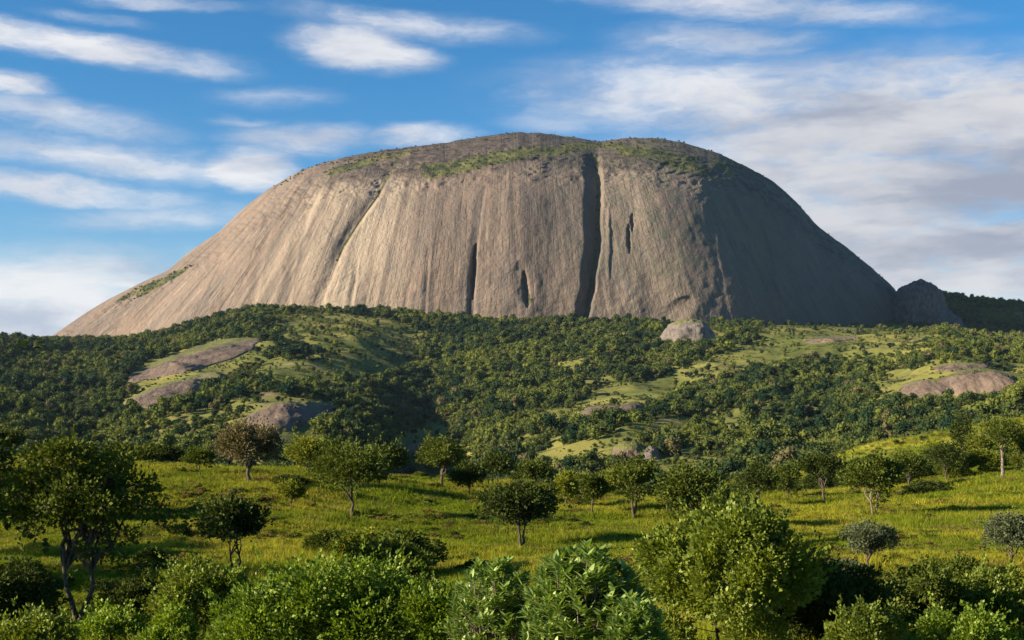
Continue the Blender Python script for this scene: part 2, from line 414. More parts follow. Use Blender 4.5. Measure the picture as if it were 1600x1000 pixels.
def base_h(X, d):
    sh = X.shape; X = np.clip(X.ravel(), KX[0], KX[-1]); ld = np.clip(np.log(np.maximum(d.ravel(), 1.0)), KD[0], KD[-1])
    k = np.clip(np.searchsorted(KD, ld) - 1, 0, len(KD) - 2); h = KD[k + 1] - KD[k]; t = (ld - KD[k]) / h
    h00 = (1 + 2 * t) * (1 - t) ** 2; h10 = t * (1 - t) ** 2; h01 = t * t * (3 - 2 * t); h11 = t * t * (t - 1)
    c = np.clip(np.searchsorted(KX, X) - 1, 0, len(KX) - 2); u = (X - KX[c]) / (KX[c + 1] - KX[c]); u = u * u * (3 - 2 * u) * .6 + u * .4
    def col(cc): return h00 * KZ[k, cc] + h10 * h * SD[k, cc] + h01 * KZ[k + 1, cc] + h11 * h * SD[k + 1, cc]
    return (col(c) * (1 - u) + col(c + 1) * u).reshape(sh)
AMAX = math.atan(1100 / F)
def height(x, y):
    x = np.asarray(x, float); y = np.asarray(y, float)
    R = np.hypot(x, y); a = np.clip(np.arctan2(x, y), -AMAX, AMAX)
    d = np.maximum(R * np.cos(a), 1.0); X = 800 + F * np.tan(a)
    z = base_h(X, d)
    far = sstep(560, 1000, d) * (1 - sstep(2200, 2600, d) * .92)
    g_ = lambda c, w_: np.exp(-((X - c) / w_) ** 2)
    z = z + far * (26 * g_(430, 130) - 34 * g_(680 - .02 * (d - 1000), 75) + 17 * g_(960, 110) * (1 - sstep(1300, 1700, d)) - 18 * g_(1290, 70) * (1 - sstep(1500, 2100, d)) + 20 * g_(1490, 75) * sstep(1000, 1500, d) - 14 * g_(120, 90))
    z = z + far * (24 * fbm(x / 420, y / 520, 3, 4) + 9 * (1 - 2 * np.abs(fbm(x / 150 + y / 400, y / 260, 9, 3))))
    z = z + far * 6 * fbm(x / 60, y / 60, 12, 3)
    near = sstep(25, 60, d) * (1 - sstep(500, 700, d))
    z = z + near * (1.35 * fbm(x / 30, y / 24, 5, 4) + .16 * fbm(x / 4, y / 4, 6, 3))
    return z
def at(X, d): 
    x = (X - 800) / F * d
    return float(x), float(d), float(height(x, d))
DS = np.exp(np.linspace(np.log(15), np.log(4200), 1400))
def hit(X, V, dmin=15, dmax=4200):
    """where the ray through column X, row V first meets the ground"""
    z = height((X - 800) / F * DS, DS); v = 600 - F * z / DS
    ok = (v <= V) & (DS >= dmin) & (DS <= dmax)
    if not ok.any(): return at(X, dmax)
    return at(X, float(DS[np.argmax(ok)]))
fine = np.linspace(-radians(27), radians(27), 620)
coarse = np.linspace(radians(27), 2 * pi - radians(27), 60)[1:-1]
ang = np.concatenate([fine, coarse])
rad = np.exp(np.concatenate([np.linspace(np.log(1.0), np.log(30), 30)[:-1], np.linspace(np.log(30), np.log(700), 330)[:-1],
                             np.linspace(np.log(700), np.log(3800), 330)[:-1], np.linspace(np.log(3800), np.log(6900), 12)]))
A, R = np.meshgrid(ang, rad, indexing='ij')
gx = np.sin(A) * R; gy = np.cos(A) * R
gz = height(gx, gy)
gv = np.stack([gx, gy, gz], -1).reshape(-1, 3)
gf = grid_faces(len(ang), len(rad), wrap=True)[:, ::-1]
cap_i = len(gv); gv = np.vstack([gv, [[0, 0, -1.9]]])
ii = np.arange(len(ang)); capf = np.stack([ii * len(rad), ((ii + 1) % len(ang)) * len(rad), np.full(len(ang), cap_i)], -1)[:, ::-1]
tag(link('ground', mesh_of('ground', gv, [gf, capf], M['ground'], smooth=True)), kind='structure',
    label='rolling grassland rising to a wooded hillside')

# ------------------------------------------------------------------ the granite dome
SIL = np.array([(58, 545), (72, 532), (100, 512), (132, 490), (165, 470), (196, 454), (228, 438), (260, 424), (275, 412), (292, 396), (318, 378), (344, 361), (372, 333), (400, 309),
                (420, 295), (460, 271), (496, 257), (540, 245), (600, 234), (650, 229), (696, 223), (750, 213), (800, 207), (850, 208), (900, 215), (930, 221), (945, 220),
                (975, 216), (1010, 215), (1045, 218), (1080, 226), (1100, 232), (1130, 243), (1158, 256), (1188, 271), (1216, 289), (1246, 317), (1277, 353), (1321, 385), (1358, 415),
                (1390, 443), (1420, 478), (1445, 512), (1475, 560.)])
SX, SV = SIL[:, 0], SIL[:, 1]
def smooth_curve(kx, ky, x, wid):
    xs = np.arange(kx[0] - 3 * wid, kx[-1] + 3 * wid, 1.0); ys = np.interp(xs, kx, ky)
    ker = np.exp(-0.5 * (np.arange(-3 * wid, 3 * wid + 1) / wid) ** 2); ker /= ker.sum()
    ys = np.convolve(np.pad(ys, 3 * wid, 'edge'), ker, 'valid')
    return np.interp(x, xs, ys)
def sil(X): return smooth_curve(SX, SV, X, 6)
YX = np.array([58, 150, 300, 420, 500, 600, 700, 800, 860, 1000, 1060, 1110, 1160, 1220, 1300, 1400, 1475])
YY = np.array([2990, 2910, 2800, 2722, 2672, 2630, 2606, 2600, 2606, 2590, 2600, 2642, 2720, 2825, 2950, 3070, 3130])
nX, nQ, nB = 1000, 330, 40
Xc = np.linspace(58, 1475, nX)
S = sil(Xc); Y0 = smooth_curve(YX, YY, Xc, 16)
YC = 3090 + 30 * np.sin((Xc - 400) / 300) + 120 * sstep(900, 1400, Xc)
VB = 590.0
t = np.linspace(0, 1, nQ); r = 1 - (1 - t) ** 1.35
XX, RR = np.meshgrid(Xc, r, indexing='ij')
SS = S[:, None]; VV = VB - (VB - SS) * RR
L = (YC - Y0)[:, None]
prof = 1 - (1 - RR ** 3.0) ** 0.5
shift = 18 * sstep(1000, 1080, XX) * (1 - sstep(1300, 1420, XX)) + 62 * sstep(350, 500, VV) * sstep(1010, 1090, XX) * (1 - sstep(1250, 1380, XX))
Y2 = np.interp((XX - shift).ravel(), Xc, Y0).reshape(XX.shape)
YYg = Y2 + (YC[:, None] - Y2) * prof
cfan = .00115 * (500 - VV)
st_s = (XX - 790 * cfan) / (1 - cfan)
for _ in range(40):
    q_ = 790 - st_s
    st_s = st_s * .6 + .4 * (XX - .00100 * q_ * (1 + np.clip(q_ / 560, -.3, 1.2) ** 2 * .75) * (500 - VV))
def line_x(V, pts):
    p = np.array(pts, float); return np.interp(V, p[:, 1], p[:, 0])
fade = 1 - sstep(.93, 1.0, RR)
dy = np.zeros_like(XX)
# broad swells and flutes that run down the fall lines
dy += 17 * fbm(st_s / 105, VV / 900, 21, 2) + 2.2 * fbm(st_s / 34, VV / 220, 22, 3) + 4.5 * fbm(XX / 60, VV / 55, 28, 3) + .6 * fbm(st_s / 9, VV / 200, 23, 3)
dy += 2.4 * fbm(XX / 22, VV / 26, 24, 5) * sstep(680, 900, XX) + .7 * fbm(XX / 10, VV / 14, 25, 4)
# the great gully
gl = line_x(VV, [(931, 225), (934, 250), (937, 300), (935, 380), (927, 440), (916, 500), (905, 590)])
u = (XX - gl) + 2.5 * fbm(VV / 18, XX * 0, 26, 3)
wl = 27 - 4 * sstep(300, 480, VV)
gd = np.where(u < 0, sstep(-wl, -2, u), 1 - sstep(0, 7, u)) * (34 - 8 * sstep(400, 520, VV)) * sstep(222, 262, VV)
dy += gd
# the slanting crack to the left
g2 = line_x(VV, [(628, 245), (612, 268), (592, 305), (560, 350), (538, 385), (520, 425), (505, 470), (495, 590)])
u2 = (XX - g2) + 2 * fbm(VV / 16, XX * 0, 27, 3)
dy += np.where(u2 < 0, sstep(-24, 0, u2) ** 1.3, 1 - sstep(0, 6, u2)) * 10 * sstep(240, 275, VV) * (1 - .65 * sstep(360, 470, VV))
# lesser furrows
for (pts, wd, dp) in [([(505, 285), (480, 340), (462, 400), (450, 470)], 20, 8), ([(430, 330), (410, 400), (398, 470)], 16, 5),
                      ([(560, 400), (550, 480)], 10, 3), ([(757, 290), (750, 340), (742, 400), (738, 500)], 14, 6),
                      ([(1110, 320), (1120, 400), (1140, 500)], 14, 1.5), ([(672, 380), (664, 500)], 9, 3)]:
    p = np.array(pts, float); uu = XX - line_x(VV, pts)
    env = sstep(p[0, 1] - 15, p[0, 1] + 25, VV)
    dy += np.where(uu < 0, sstep(-wd, 0, uu), 1 - sstep(0, wd * .35, uu)) * dp * env
# clefts and hollows near the foot
def pocket(cx, cv, hw, hh, dp, lean=0.0, sharp=.35):
    uu = XX - cx - lean * (VV - cv) + 2.0 * fbm(VV / 8, XX / 40, int(cx), 3); vv = np.abs(VV - cv) / hh
    e = np.clip(1 - vv ** 2.2, 0, 1) ** .5
    wn_ = hw * np.maximum(e, .05)
    return np.where(uu < 0, sstep(-wn_, -wn_ * .2, uu), 1 - sstep(0, wn_ * sharp, uu)) * dp * e
dy += pocket(742, 425, 9, 45, 26, -.06) + pocket(822, 452, 7, 30, 15, .12, .8) + pocket(818, 440, 20, 34, 5, .1, 1)
dy += pocket(989, 348, 5, 15, 13) + pocket(984, 373, 6, 24, 14, .05) + pocket(1062, 484, 30, 22, 7, -.6, .9)
dy += pocket(952, 380, 8, 60, -4) + pocket(1098, 292, 13, 12, -5) + pocket(735, 480, 5, 20, 8)
dy += pocket(1205, 430, 30, 90, 12, .2) + pocket(1300, 450, 30, 70, 10, .4)
# terraces and boulders of the summit cap
cap = sstep(.74, .86, RR)
dy += cap * (9 * fbm(XX / 26, VV / 9, 31, 5) + 6 * fbm(XX / 8, VV / 4, 32, 4))
YYg = YYg + dy * fade
# rough outline of the summit
rough = (1.3 * fbm(XX / 14, XX * 0 + 3, 33, 4)) * sstep(.9, 1, RR) * (sstep(330, 420, XX))
VVg = VV + rough
px = (XX - 800) / F * YYg; pz = (600 - VVg) / F * YYg
# back of the dome
bt = np.linspace(0, 1, nB + 1)[1:]
bx = px[:, -1:] + np.zeros((nX, nB)); by = YYg[:, -1:] + (YC - Y0)[:, None] * 1.0 * np.sin(bt * pi / 2)[None]
bz = 20 + (pz[:, -1:] - 20) * np.cos(bt * pi / 2)[None]
P3 = np.concatenate([np.stack([px, YYg, pz], -1), np.stack([bx, by, bz], -1)], 1)
nT = nQ + nB
XA = np.concatenate([XX, np.repeat(XX[:, -1:], nB, 1)], 1); VA = np.concatenate([VV, np.repeat(VV[:, -1:], nB, 1)], 1)
SA = np.concatenate([st_s, np.repeat(st_s[:, -1:], nB, 1)], 1)
def blob(cx, cv, rx, rv, tilt=0.0):
    a = radians(tilt); dx = XA - cx; dv = VA - cv
    q = np.sqrt(((dx * cos(a) + dv * sin(a)) / rx) ** 2 + ((-dx * sin(a) + dv * cos(a)) / rv) ** 2)
    return np.clip(1.25 - q, 0, 1)
veg = np.zeros_like(XA)
for b in [(555, 258, 60, 8, -17), (600, 246, 60, 6, -10), (740, 255, 100, 14, -14), (850, 236, 90, 10, -3), (690, 263, 50, 10, 5), (790, 246, 60, 12, -12), (905, 228, 40, 7, 0),
          (1000, 238, 55, 12, 4), (1050, 250, 55, 16, 20), (1085, 258, 40, 12, 30), (255, 440, 62, 6, -30), (215, 455, 45, 5, -27),
          (1130, 262, 30, 8, 35), (960, 228, 30, 6, 0)]:
    veg = np.maximum(veg, blob(*b))
ga = line_x(VA, [(931, 225), (934, 250), (937, 300), (935, 380), (927, 440), (916, 500), (905, 590)])
veg = np.maximum(veg, np.exp(-((XA - ga + 3) / 3.5) ** 2) * .85 * sstep(235, 250, VA))
ga2 = line_x(VA, [(628, 245), (612, 268), (592, 305), (560, 350), (538, 385), (520, 425)])
veg = np.maximum(veg, np.exp(-((XA - ga2 + 1) / 2.5) ** 2) * .8 * (1 - sstep(395, 430, VA)))
veg = np.maximum(veg, np.exp(-((XA - 826) / 5) ** 2 - ((VA - 468) / 12) ** 2) * .8)
RA = (VB - VA) / (VB - S[:, None])
veg[:, nQ:] = .5
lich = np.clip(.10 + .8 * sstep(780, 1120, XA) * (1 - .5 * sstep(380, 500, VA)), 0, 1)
cream = sstep(330, 430, SA) * (1 - sstep(560, 640, SA)) * .9 + .45 * sstep(930, 950, XA) * (1 - sstep(1000, 1080, XA)) + .25 * sstep(100, 300, XA) * (1 - sstep(600, 800, XA))
dark = sstep(1060, 1260, XA + 26 * fbm(XA / 20, VA / 40, 36, 4) - .25 * (VA - 300)) + .85 * sstep(770, 915, XA) * (1 - sstep(925, 935, XA)) * (1 - .6 * sstep(330, 480, VA)) + .30 * sstep(600, 800, XA)  # shade of the right flank and gully side, put into the rock colour
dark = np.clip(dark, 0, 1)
capA = sstep(.84, .90, RA + .03 * fbm(XA / 30, VA / 12, 35, 3)) * sstep(450, 560, XA) * (1 - .2 * sstep(1200, 1300, XA))
# water stains that run down the fall lines, and the darker line of each furrow
rg = np.random.default_rng(77); stain = np.zeros_like(SA)
wob = 1.6 * fbm(VA / 40, SA / 60, 90, 3)
for k in range(150):
    s0 = rg.uniform(120, 1250); v0 = rg.uniform(235, 430); ln_ = rg.uniform(40, 190); wd_ = rg.uniform(.7, 2.6); am = rg.uniform(.3, .95)
    e = np.exp(-((SA + wob - s0) / wd_) ** 2) * sstep(v0 - 5, v0 + 18, VA) * (1 - sstep(v0 + ln_ * .4, v0 + ln_, VA))
    stain = np.maximum(stain, e * am)
for k in range(26):
    s0 = rg.uniform(380, 1150); v0 = rg.uniform(235, 300); ln_ = rg.uniform(90, 260); wd_ = rg.uniform(4, 12)
    e = np.exp(-((SA + 2 * wob - s0) / wd_) ** 2) * sstep(v0 - 5, v0 + 25, VA) * (1 - sstep(v0 + ln_ * .4, v0 + ln_, VA))
    stain = np.maximum(stain, e * rg.uniform(.25, .55))
for pts, wd_, am in [([(490, 268), (470, 290), (452, 315), (440, 342)], 1.6, .9), ([(520, 275), (498, 300), (482, 335), (472, 370), (465, 420), (448, 470)], 2.0, .95),
                     ([(606, 262), (598, 285), (575, 315), (555, 345), (538, 370), (530, 395)], 2.2, 1), ([(757, 285), (750, 340), (742, 395), (738, 500)], 1.8, .9),
                     ([(700, 290), (682, 360), (668, 470)], 1.2, .7), ([(868, 290), (858, 380), (850, 480)], 1.6, .7), ([(800, 280), (790, 340)], 1.5, .7),
                     ([(985, 300), (990, 335), (986, 395), (980, 430)], 1.6, .8), ([(1040, 270), (1048, 330), (1046, 420)], 1.3, .6), ([(420, 330), (398, 380), (385, 430)], 1.4, .6),
                     ([(560, 330), (545, 400), (532, 470)], 1.3, .6), ([(640, 300), (622, 380), (606, 470)], 1.1, .6), ([(350, 400), (325, 450), (300, 500)], 1.3, .6)]:
    p_ = np.array(pts, float); lx_ = np.interp(VA, p_[:, 1], p_[:, 0]) + 1.5 * fbm(VA / 12, VA * 0, int(p_[0, 0]), 3)
    e = np.exp(-((XA - lx_) / wd_) ** 2) * sstep(p_[0, 1] - 4, p_[0, 1] + 8, VA) * (1 - sstep(p_[-1, 1] - 8, p_[-1, 1] + 10, VA))
    stain = np.maximum(stain, e * am)
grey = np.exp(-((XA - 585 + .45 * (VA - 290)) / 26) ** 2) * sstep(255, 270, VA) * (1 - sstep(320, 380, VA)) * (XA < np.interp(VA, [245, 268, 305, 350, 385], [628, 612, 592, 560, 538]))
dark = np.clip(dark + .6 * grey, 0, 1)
streak = np.stack([SA / 100, VA / 100, 0 * SA], -1)
# the upper cap is darker, broken rock: plain colour of lichen-covered granite
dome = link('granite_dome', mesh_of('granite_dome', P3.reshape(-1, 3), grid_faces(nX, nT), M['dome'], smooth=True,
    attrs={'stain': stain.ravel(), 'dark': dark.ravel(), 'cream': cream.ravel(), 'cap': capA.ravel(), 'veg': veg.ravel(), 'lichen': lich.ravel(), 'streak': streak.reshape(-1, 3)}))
tag(dome, 'huge bare granite dome with vertical streaks and a deep dark gully', 'rock dome')
dome_pts = P3[:, :nQ].reshape(-1, 3); dome_veg = veg[:, :nQ].ravel(); dome_X = XX.ravel(); dome_V = VV.ravel(); dome_R = RR.ravel()

# ------------------------------------------------------------------ outcrops
def outcrop(name, label, X, V, rx, rz, ry, roll=0.0, seed=0, mat='rock', cat='rock', sink=.0, d=None, group=None, pw=1.0, amp=.1):
    """a weathered granite swelling: half buried ellipsoid of radii in picture columns / rows, ry in metres"""
    x, y, z = hit(X, V, 550) if d is None else at(X, d)
    k = y / F
    nu, nv = 96, 48
    th = np.linspace(0, 2 * pi, nu, endpoint=False); ph = np.linspace(-pi / 2, pi / 2, nv)
    T, Ph = np.meshgrid(th, ph, indexing='ij')
    ux = np.cos(Ph) * np.cos(T); uy = np.cos(Ph) * np.sin(T); uz = np.sign(np.sin(Ph)) * np.abs(np.sin(Ph)) ** pw
    rr = 1 + amp * fbm(ux * 2.1 + seed, uz * 2.1 + uy * 1.7, seed, 4) * 2 + .05 * fbm(ux * 9 + seed, uz * 9 + uy * 7, seed + 3, 3)
    lx = ux * rr * rx * k; ly = uy * rr * ry; lz = uz * rr * rz * k
    a = radians(roll); wx = lx * cos(a) - lz * sin(a); wz = lx * sin(a) + lz * cos(a)
    vs = np.stack([wx, ly, wz], -1).reshape(-1, 3)
    loc = np.stack([ux, uy, uz * rr], -1).reshape(-1, 3)
    me = mesh_of(name, vs, grid_faces(nu, nv, wrap=True), M[mat], smooth=True, attrs={'local': loc})
    o = link(name, me, loc=(x, y, z - sink * rz * k))
    tag(o, label, cat, group)
    return o
SLABS = []
def slab(label, cx, cv, rx, rv, tilt, bulge, seed, cat='rock slab', mat='rock', dmin=650, dmax=2600):
    """bare rock lying flush in the slope: an uneven sheet swelling out of the ground, its rim buried"""
    nr, nt = 34, 88
    rr = np.linspace(0, 1, nr); th = np.linspace(0, 2 * pi, nt, endpoint=False)
    T, Rr = np.meshgrid(th, rr, indexing='ij')
    edge = 1 + .26 * fbm(np.cos(T) * 1.6 + seed, np.sin(T) * 1.6, seed, 4)
    a = radians(tilt); du = Rr * np.cos(T) * rx * edge; dv = Rr * np.sin(T) * rv * edge
    X = cx + du * cos(a) - dv * sin(a); V = cv + du * sin(a) + dv * cos(a)
    ds = np.exp(np.linspace(np.log(dmin), np.log(dmax), 260))
    Xq = np.linspace(X.min(), X.max(), 26)
    # first distance at which each column reaches each row
    G = 600 - F * height((Xq[:, None] - 800) / F * ds[None], np.repeat(ds[None], 26, 0)) / ds[None]
    G = np.minimum.accumulate(G, axis=1)
    vq = np.linspace(V.min(), V.max(), 30)
    D = np.array([[np.interp(-v, -G[i], ds) for v in vq] for i in range(26)])
    fi = (X - Xq[0]) / (Xq[-1] - Xq[0]) * 25; fj = (V - vq[0]) / (vq[-1] - vq[0]) * 29
    i0 = np.clip(fi.astype(int), 0, 24); j0 = np.clip(fj.astype(int), 0, 28); fi = fi - i0; fj = fj - j0
    d = (D[i0, j0] * (1 - fi) + D[i0 + 1, j0] * fi) * (1 - fj) + (D[i0, j0 + 1] * (1 - fi) + D[i0 + 1, j0 + 1] * fi) * fj
    x = (X - 800) / F * d; z = height(x, d)
    q = np.clip(1 - Rr ** 2, 0, 1)
    z = z + bulge * q ** .6 + (bulge * .30 * fbm(x / 14, d / 22, seed, 4) + .8 * fbm(x / 4, d / 6, seed + 1, 3)) * q ** .3 - 1.5 * (Rr > .97) - 3.0 * (Rr > .99)
    c = np.array([x[0, 0], d[0, 0], height(x[0, 0], d[0, 0])])
    vs = np.stack([x, d, z], -1).reshape(-1, 3) - c
    loc = np.stack([0 * T, 0 * T, np.clip(-(Rr * np.sin(T)) * .5 + .45, 0, 1)], -1).reshape(-1, 3)
    o = link('rock_slab', mesh_of('rock_slab', vs, grid_faces(nt, nr, wrap=True), M[mat], smooth=True, attrs={'local': loc}), loc=tuple(c))
    tag(o, label, cat); SLABS.append((cx, cv, rx, rv, tilt)); return o
slab('long sloping granite slab highest on the left wooded hillside', 300, 563, 108, 17, -16, 7, 1)
slab('second granite slab just below the longest one on the left hillside', 268, 612, 84, 15, -17, 7, 2)
slab('brown rounded granite slab above the lollipop-shaped round tree', 446, 653, 76, 20, -8, 9, 3)
slab('wide pinkish granite outcrop with grassy top on the right hillside', 1522, 600, 66, 19, -3, 10, 5, 'rock outcrop')
slab('low granite hump at the left end of the right hillside outcrop', 1442, 610, 38, 13, -4, 7, 6, 'rock outcrop')
slab('flat pale slab on the crown of the right hillside clearing', 1502, 574, 44, 6, -2, 3, 7)
slab('low brown rock at the lower edge of the middle clearing', 938, 645, 34, 9, -8, 5, 11)
slab('small rounded rock at the right of the middle clearing', 988, 638, 20, 8, 0, 4, 12)
slab('faint bare rock patch in the upper right hillside clearing', 1300, 530, 46, 5, -3, 2, 15)
outcrop('boulder', 'pale domed boulder standing alone in forest below the great dome', 1074, 531, 43, 36, 52, 0, 4, 'rock_grey', 'boulder', amp=.05, sink=.1)
outcrop('boulder', 'small pink boulder in the bright green lower clearing', 984, 712, 30, 26, 16, 0, 8, cat='boulder', amp=.07, sink=.15)
outcrop('boulder', 'dark boulder beside the small pink one in the lower clearing', 1012, 714, 22, 19, 12, 0, 9, 'rock_grey', 'boulder', sink=.15)
for bx_, bv_, br_, sd_, lb_ in [(640, 706, 13, 40, 'leftmost'), (662, 702, 16, 41, 'largest middle'), (685, 706, 12, 42, 'rightmost')]:
    outcrop('boulder', lb_ + ' of the grey rocks on the small knoll behind the crest', bx_, bv_, br_, br_ * .9, 8, 8, sd_, 'rock_grey', 'boulder', amp=.16)
sp = outcrop('rock_spire', 'rounded rock tower in shade at the right foot of the dome', 1434, 515, 42, 80, 80, 0, 13, 'rock_dark', 'rock tower', d=3110, amp=.03, pw=.45)
sp.location.z = z_of(520, 3110)
sp2 = outcrop('rock_spire', 'shaded rock ramp leaning on the rounded rock tower', 1474, 520, 26, 46, 60, 40, 14, 'rock_dark', 'rock tower', d=3080, amp=.06)
sp2.location.z = z_of(512, 3080)

# ------------------------------------------------------------------ foliage and tree builders
def rand_dirs(rng, n):
    v = rng.normal(size=(n, 3)); return v / np.linalg.norm(v, axis=1, keepdims=True)
def leaves(rng, P, D, ln, wd, fold=.15, jitter=.6):
    """diamond leaves at P pointing along D"""
    n = len(P)
    D = D + jitter * rand_dirs(rng, n); D /= np.linalg.norm(D, axis=1, keepdims=True)
    s = np.cross(D, rand_dirs(rng, n)); s /= np.maximum(np.linalg.norm(s, axis=1, keepdims=True), 1e-6)
    nn = np.cross(s, D)
    sc = rng.uniform(.6, 1.25, (n, 1))
    l = ln * sc; w_ = wd * sc
    a = P; m = P + D * l * .45 ; tip = P + D * l - nn * l * fold
    V = np.stack([a, m + s * w_ * .5 + nn * w_ * fold, tip, m - s * w_ * .5 + nn * w_ * fold], 1).reshape(-1, 3)
    Fc = np.arange(4 * n).reshape(n, 4)
    return V, Fc
def lobe_points(rng, lobes, n):
    """lobes rows: cx cy cz rx ry rz"""
    wts = lobes[:, 3] * lobes[:, 4]; wts = wts / wts.sum()
    k = rng.choice(len(lobes), n, p=wts)
    d = rand_dirs(rng, n); q = (.45 + .62 * rng.random((n, 1)) ** .8)
    return lobes[k, :3] + d * q * lobes[k, 3:6], d
def tube(pts, rads, seg=7):
    pts = np.array(pts, float); n = len(pts); V = []
    for i in range(n):
        tdir = pts[min(i + 1, n - 1)] - pts[max(i - 1, 0)]; tdir /= np.linalg.norm(tdir) + 1e-9
        a = np.cross(tdir, [0.13, 1, 0.07]); a /= np.linalg.norm(a) + 1e-9; b = np.cross(tdir, a)
        th = np.linspace(0, 2 * pi, seg, endpoint=False)
        V.append(pts[i] + rads[i] * (np.cos(th)[:, None] * a + np.sin(th)[:, None] * b))
    V = np.concatenate(V); Fq = []
    for i in range(n - 1):
        for j in range(seg):
            Fq.append((i * seg + j, i * seg + (j + 1) % seg, (i + 1) * seg + (j + 1) % seg, (i + 1) * seg + j))
    return V, np.array(Fq)
def join(parts):
    Vs, Fs, o = [], [], 0
    for V, Fc in parts:
        Vs.append(V); Fs.append(Fc + o); o += len(V)
    return np.concatenate(Vs), np.concatenate(Fs)
def wig(rng, a, b, n, amt, sag=0.0):
    a = np.array(a, float); b = np.array(b, float); t = np.linspace(0, 1, n)[:, None]
    L_ = np.linalg.norm(b - a); p = a + (b - a) * t
    p[1:-1] += rng.normal(size=(n - 2, 3)) * L_ * amt
    p[:, 2] += np.sin(t[:, 0] * pi) * L_ * sag
    return p
def make_tree(name, label, loc, H, W, cb, seed, mat, leafn=5000, leaf=(.30, .18), nlobe=22, lobe=.2, flat=.62, trunk_r=None, fork=.45,
              lean=0.0, group=None, cat='tree', bark='bark', stems=1, top=None, gap=.3, parts_limbs=4, cone=0.0):
    """H total height, W crown width, cb crown bottom as fraction of H"""
    rng = np.random.default_rng(seed)
    root = bpy.data.objects.new(name, None); COL.objects.link(root); root.location = loc
    tag(root, label, cat, group)
    tr = trunk_r or H * .022
    cz = H * (cb + 1) / 2; rz = H * (1 - cb) / 2; rx = W / 2
    lr = lobe * W
    lob = []
    ph1, ph2, ph3 = rng.uniform(0, 6.28, 3); irr = 0.0 if name == 'round_tree' else .36
    for i in range(nlobe):
        d = rand_dirs(rng, 1)[0]
        if d[2] < -.35 and rng.random() < .7: d[2] = -d[2] * .4
        q = rng.uniform(gap, 1.0) ** .5
        az_ = math.atan2(d[1], d[0])
        md = 1 + irr * (sin(2 * az_ + ph1) * .5 + sin(3 * az_ + ph2) * .5)
        low = 1 + irr * 1.2 * sin(az_ + ph3)
        if d[2] < 0: d[2] *= low
        d[:2] *= md * (1 - cone * max(d[2] * q, 0))
        s = lr * rng.uniform(.4, 1.35)
        lob.append([lean * H + d[0] * max(rx - s * .8, .1) * q, d[1] * max(rx - s * .8, .1) * q, cz + d[2] * max(rz - s * flat * .6, .1) * q, s, s, s * flat])
    for (ox, oz, s) in (top or []):
        lob.append([ox * W / 2, 0, oz * H, s * W, s * W, s * W * flat])
    lob = np.array(lob)
    lob[:, 2] = np.minimum(lob[:, 2], H - lob[:, 5])
    fz = H * fork * max(cb, .25) if stems > 1 else H * max(cb * .8, .12)
    # trunk(s)
    tparts = []
    forks = []
    for s in range(stems):
        a = 2 * pi * s / stems + rng.random(); sp_ = 0 if stems == 1 else .06 * H
        b0 = (0, 0, -H * .03) if stems > 1 else (0, 0, -H * .04)
        e = (lean * H * .5 + cos(a) * sp_, sin(a) * sp_, fz)
        p = wig(rng, b0, e, 6, .03)
        rr = tr * np.linspace(1.25, .75, 6) * (1 if stems == 1 else .7); rr[0] *= 1.3
        tparts.append(tube(p, rr, 9)); forks.append((np.array(e), rr[-1]))
        # leader inside the crown
        e2 = (lean * H + e[0] * .6, e[1], H * (cb * .3 + .55) if cb > .2 else H * .6)
        p2 = wig(rng, e, e2, 5, .05); tparts.append(tube(p2, np.linspace(rr[-1] * .97, tr * .2, 5), 7))
    V, Fc = join(tparts)
    link('trunk', mesh_of('trunk', V, Fc, M[bark], smooth=True), root)
    # limbs run to the biggest lobes, twigs to the others
    order = np.argsort(-lob[:, 3] - .3 * rng.random(len(lob)) * lr); twigs = []; made = []
    for r_, i in enumerate(order):
        c = lob[i, :3]
        if r_ < parts_limbs:
            f, fr = forks[r_ % len(forks)]; st_ = f + (0, 0, (r_ % 3) * .05 * H)
            st_[2] = min(st_[2], c[2]) if c[2] > f[2] else f[2]
            p = wig(rng, f, c, 7, .05, .10)
            Vb, Fb = tube(p, np.linspace(fr * .8, tr * .16, 7), 7)
            link('limb', mesh_of('limb', Vb, Fb, M[bark], smooth=True), root); made.append(p)
        elif made:
            pp = made[rng.integers(len(made))]; s_ = pp[rng.integers(2, 5)]
            twigs.append(tube(wig(rng, s_, c, 5, .06, .06), np.linspace(tr * .32, tr * .08, 5), 5))
    # twigs inside the lobes
    for i in range(len(lob)):
        for _ in range(4):
            e = lob[i, :3] + rand_dirs(rng, 1)[0] * lob[i, 3:6] * .85
            twigs.append(tube(wig(rng, lob[i, :3], e, 3, .05), np.array([tr * .12, tr * .08, tr * .03]), 4))
    Pn, D = lobe_points(rng, lob, leafn)
    keep = Pn[:, 2] > .03 * H; Pn, D = Pn[keep], D[keep]
    # loose sprays of leaves that break the outline
    nsp = len(lob) * 9; k = rng.integers(0, len(lob), nsp); d0 = rand_dirs(rng, nsp) + (0, 0, .25); d0 /= np.linalg.norm(d0, axis=1, keepdims=True)
    a0 = lob[k, :3] + d0 * lob[k, 3:6] * .8; b0 = a0 + (d0 + rng.normal(0, .35, (nsp, 3)) + (0, 0, .15)) * lob[k, 3:4] * rng.uniform(.3, 1.15, (nsp, 1))
    nl_ = int(leafn * .28); kk = rng.integers(0, nsp, nl_); tt_ = rng.random((nl_, 1)) ** .8
    P2 = a0[kk] * (1 - tt_) + b0[kk] * tt_ + rng.normal(0, leaf[0] * .35, (nl_, 3)); D2 = b0[kk] - a0[kk]; D2 /= np.linalg.norm(D2, axis=1, keepdims=True)
    ok = P2[:, 2] > .03 * H; Pn = np.concatenate([Pn, P2[ok]]); D = np.concatenate([D, D2[ok]])
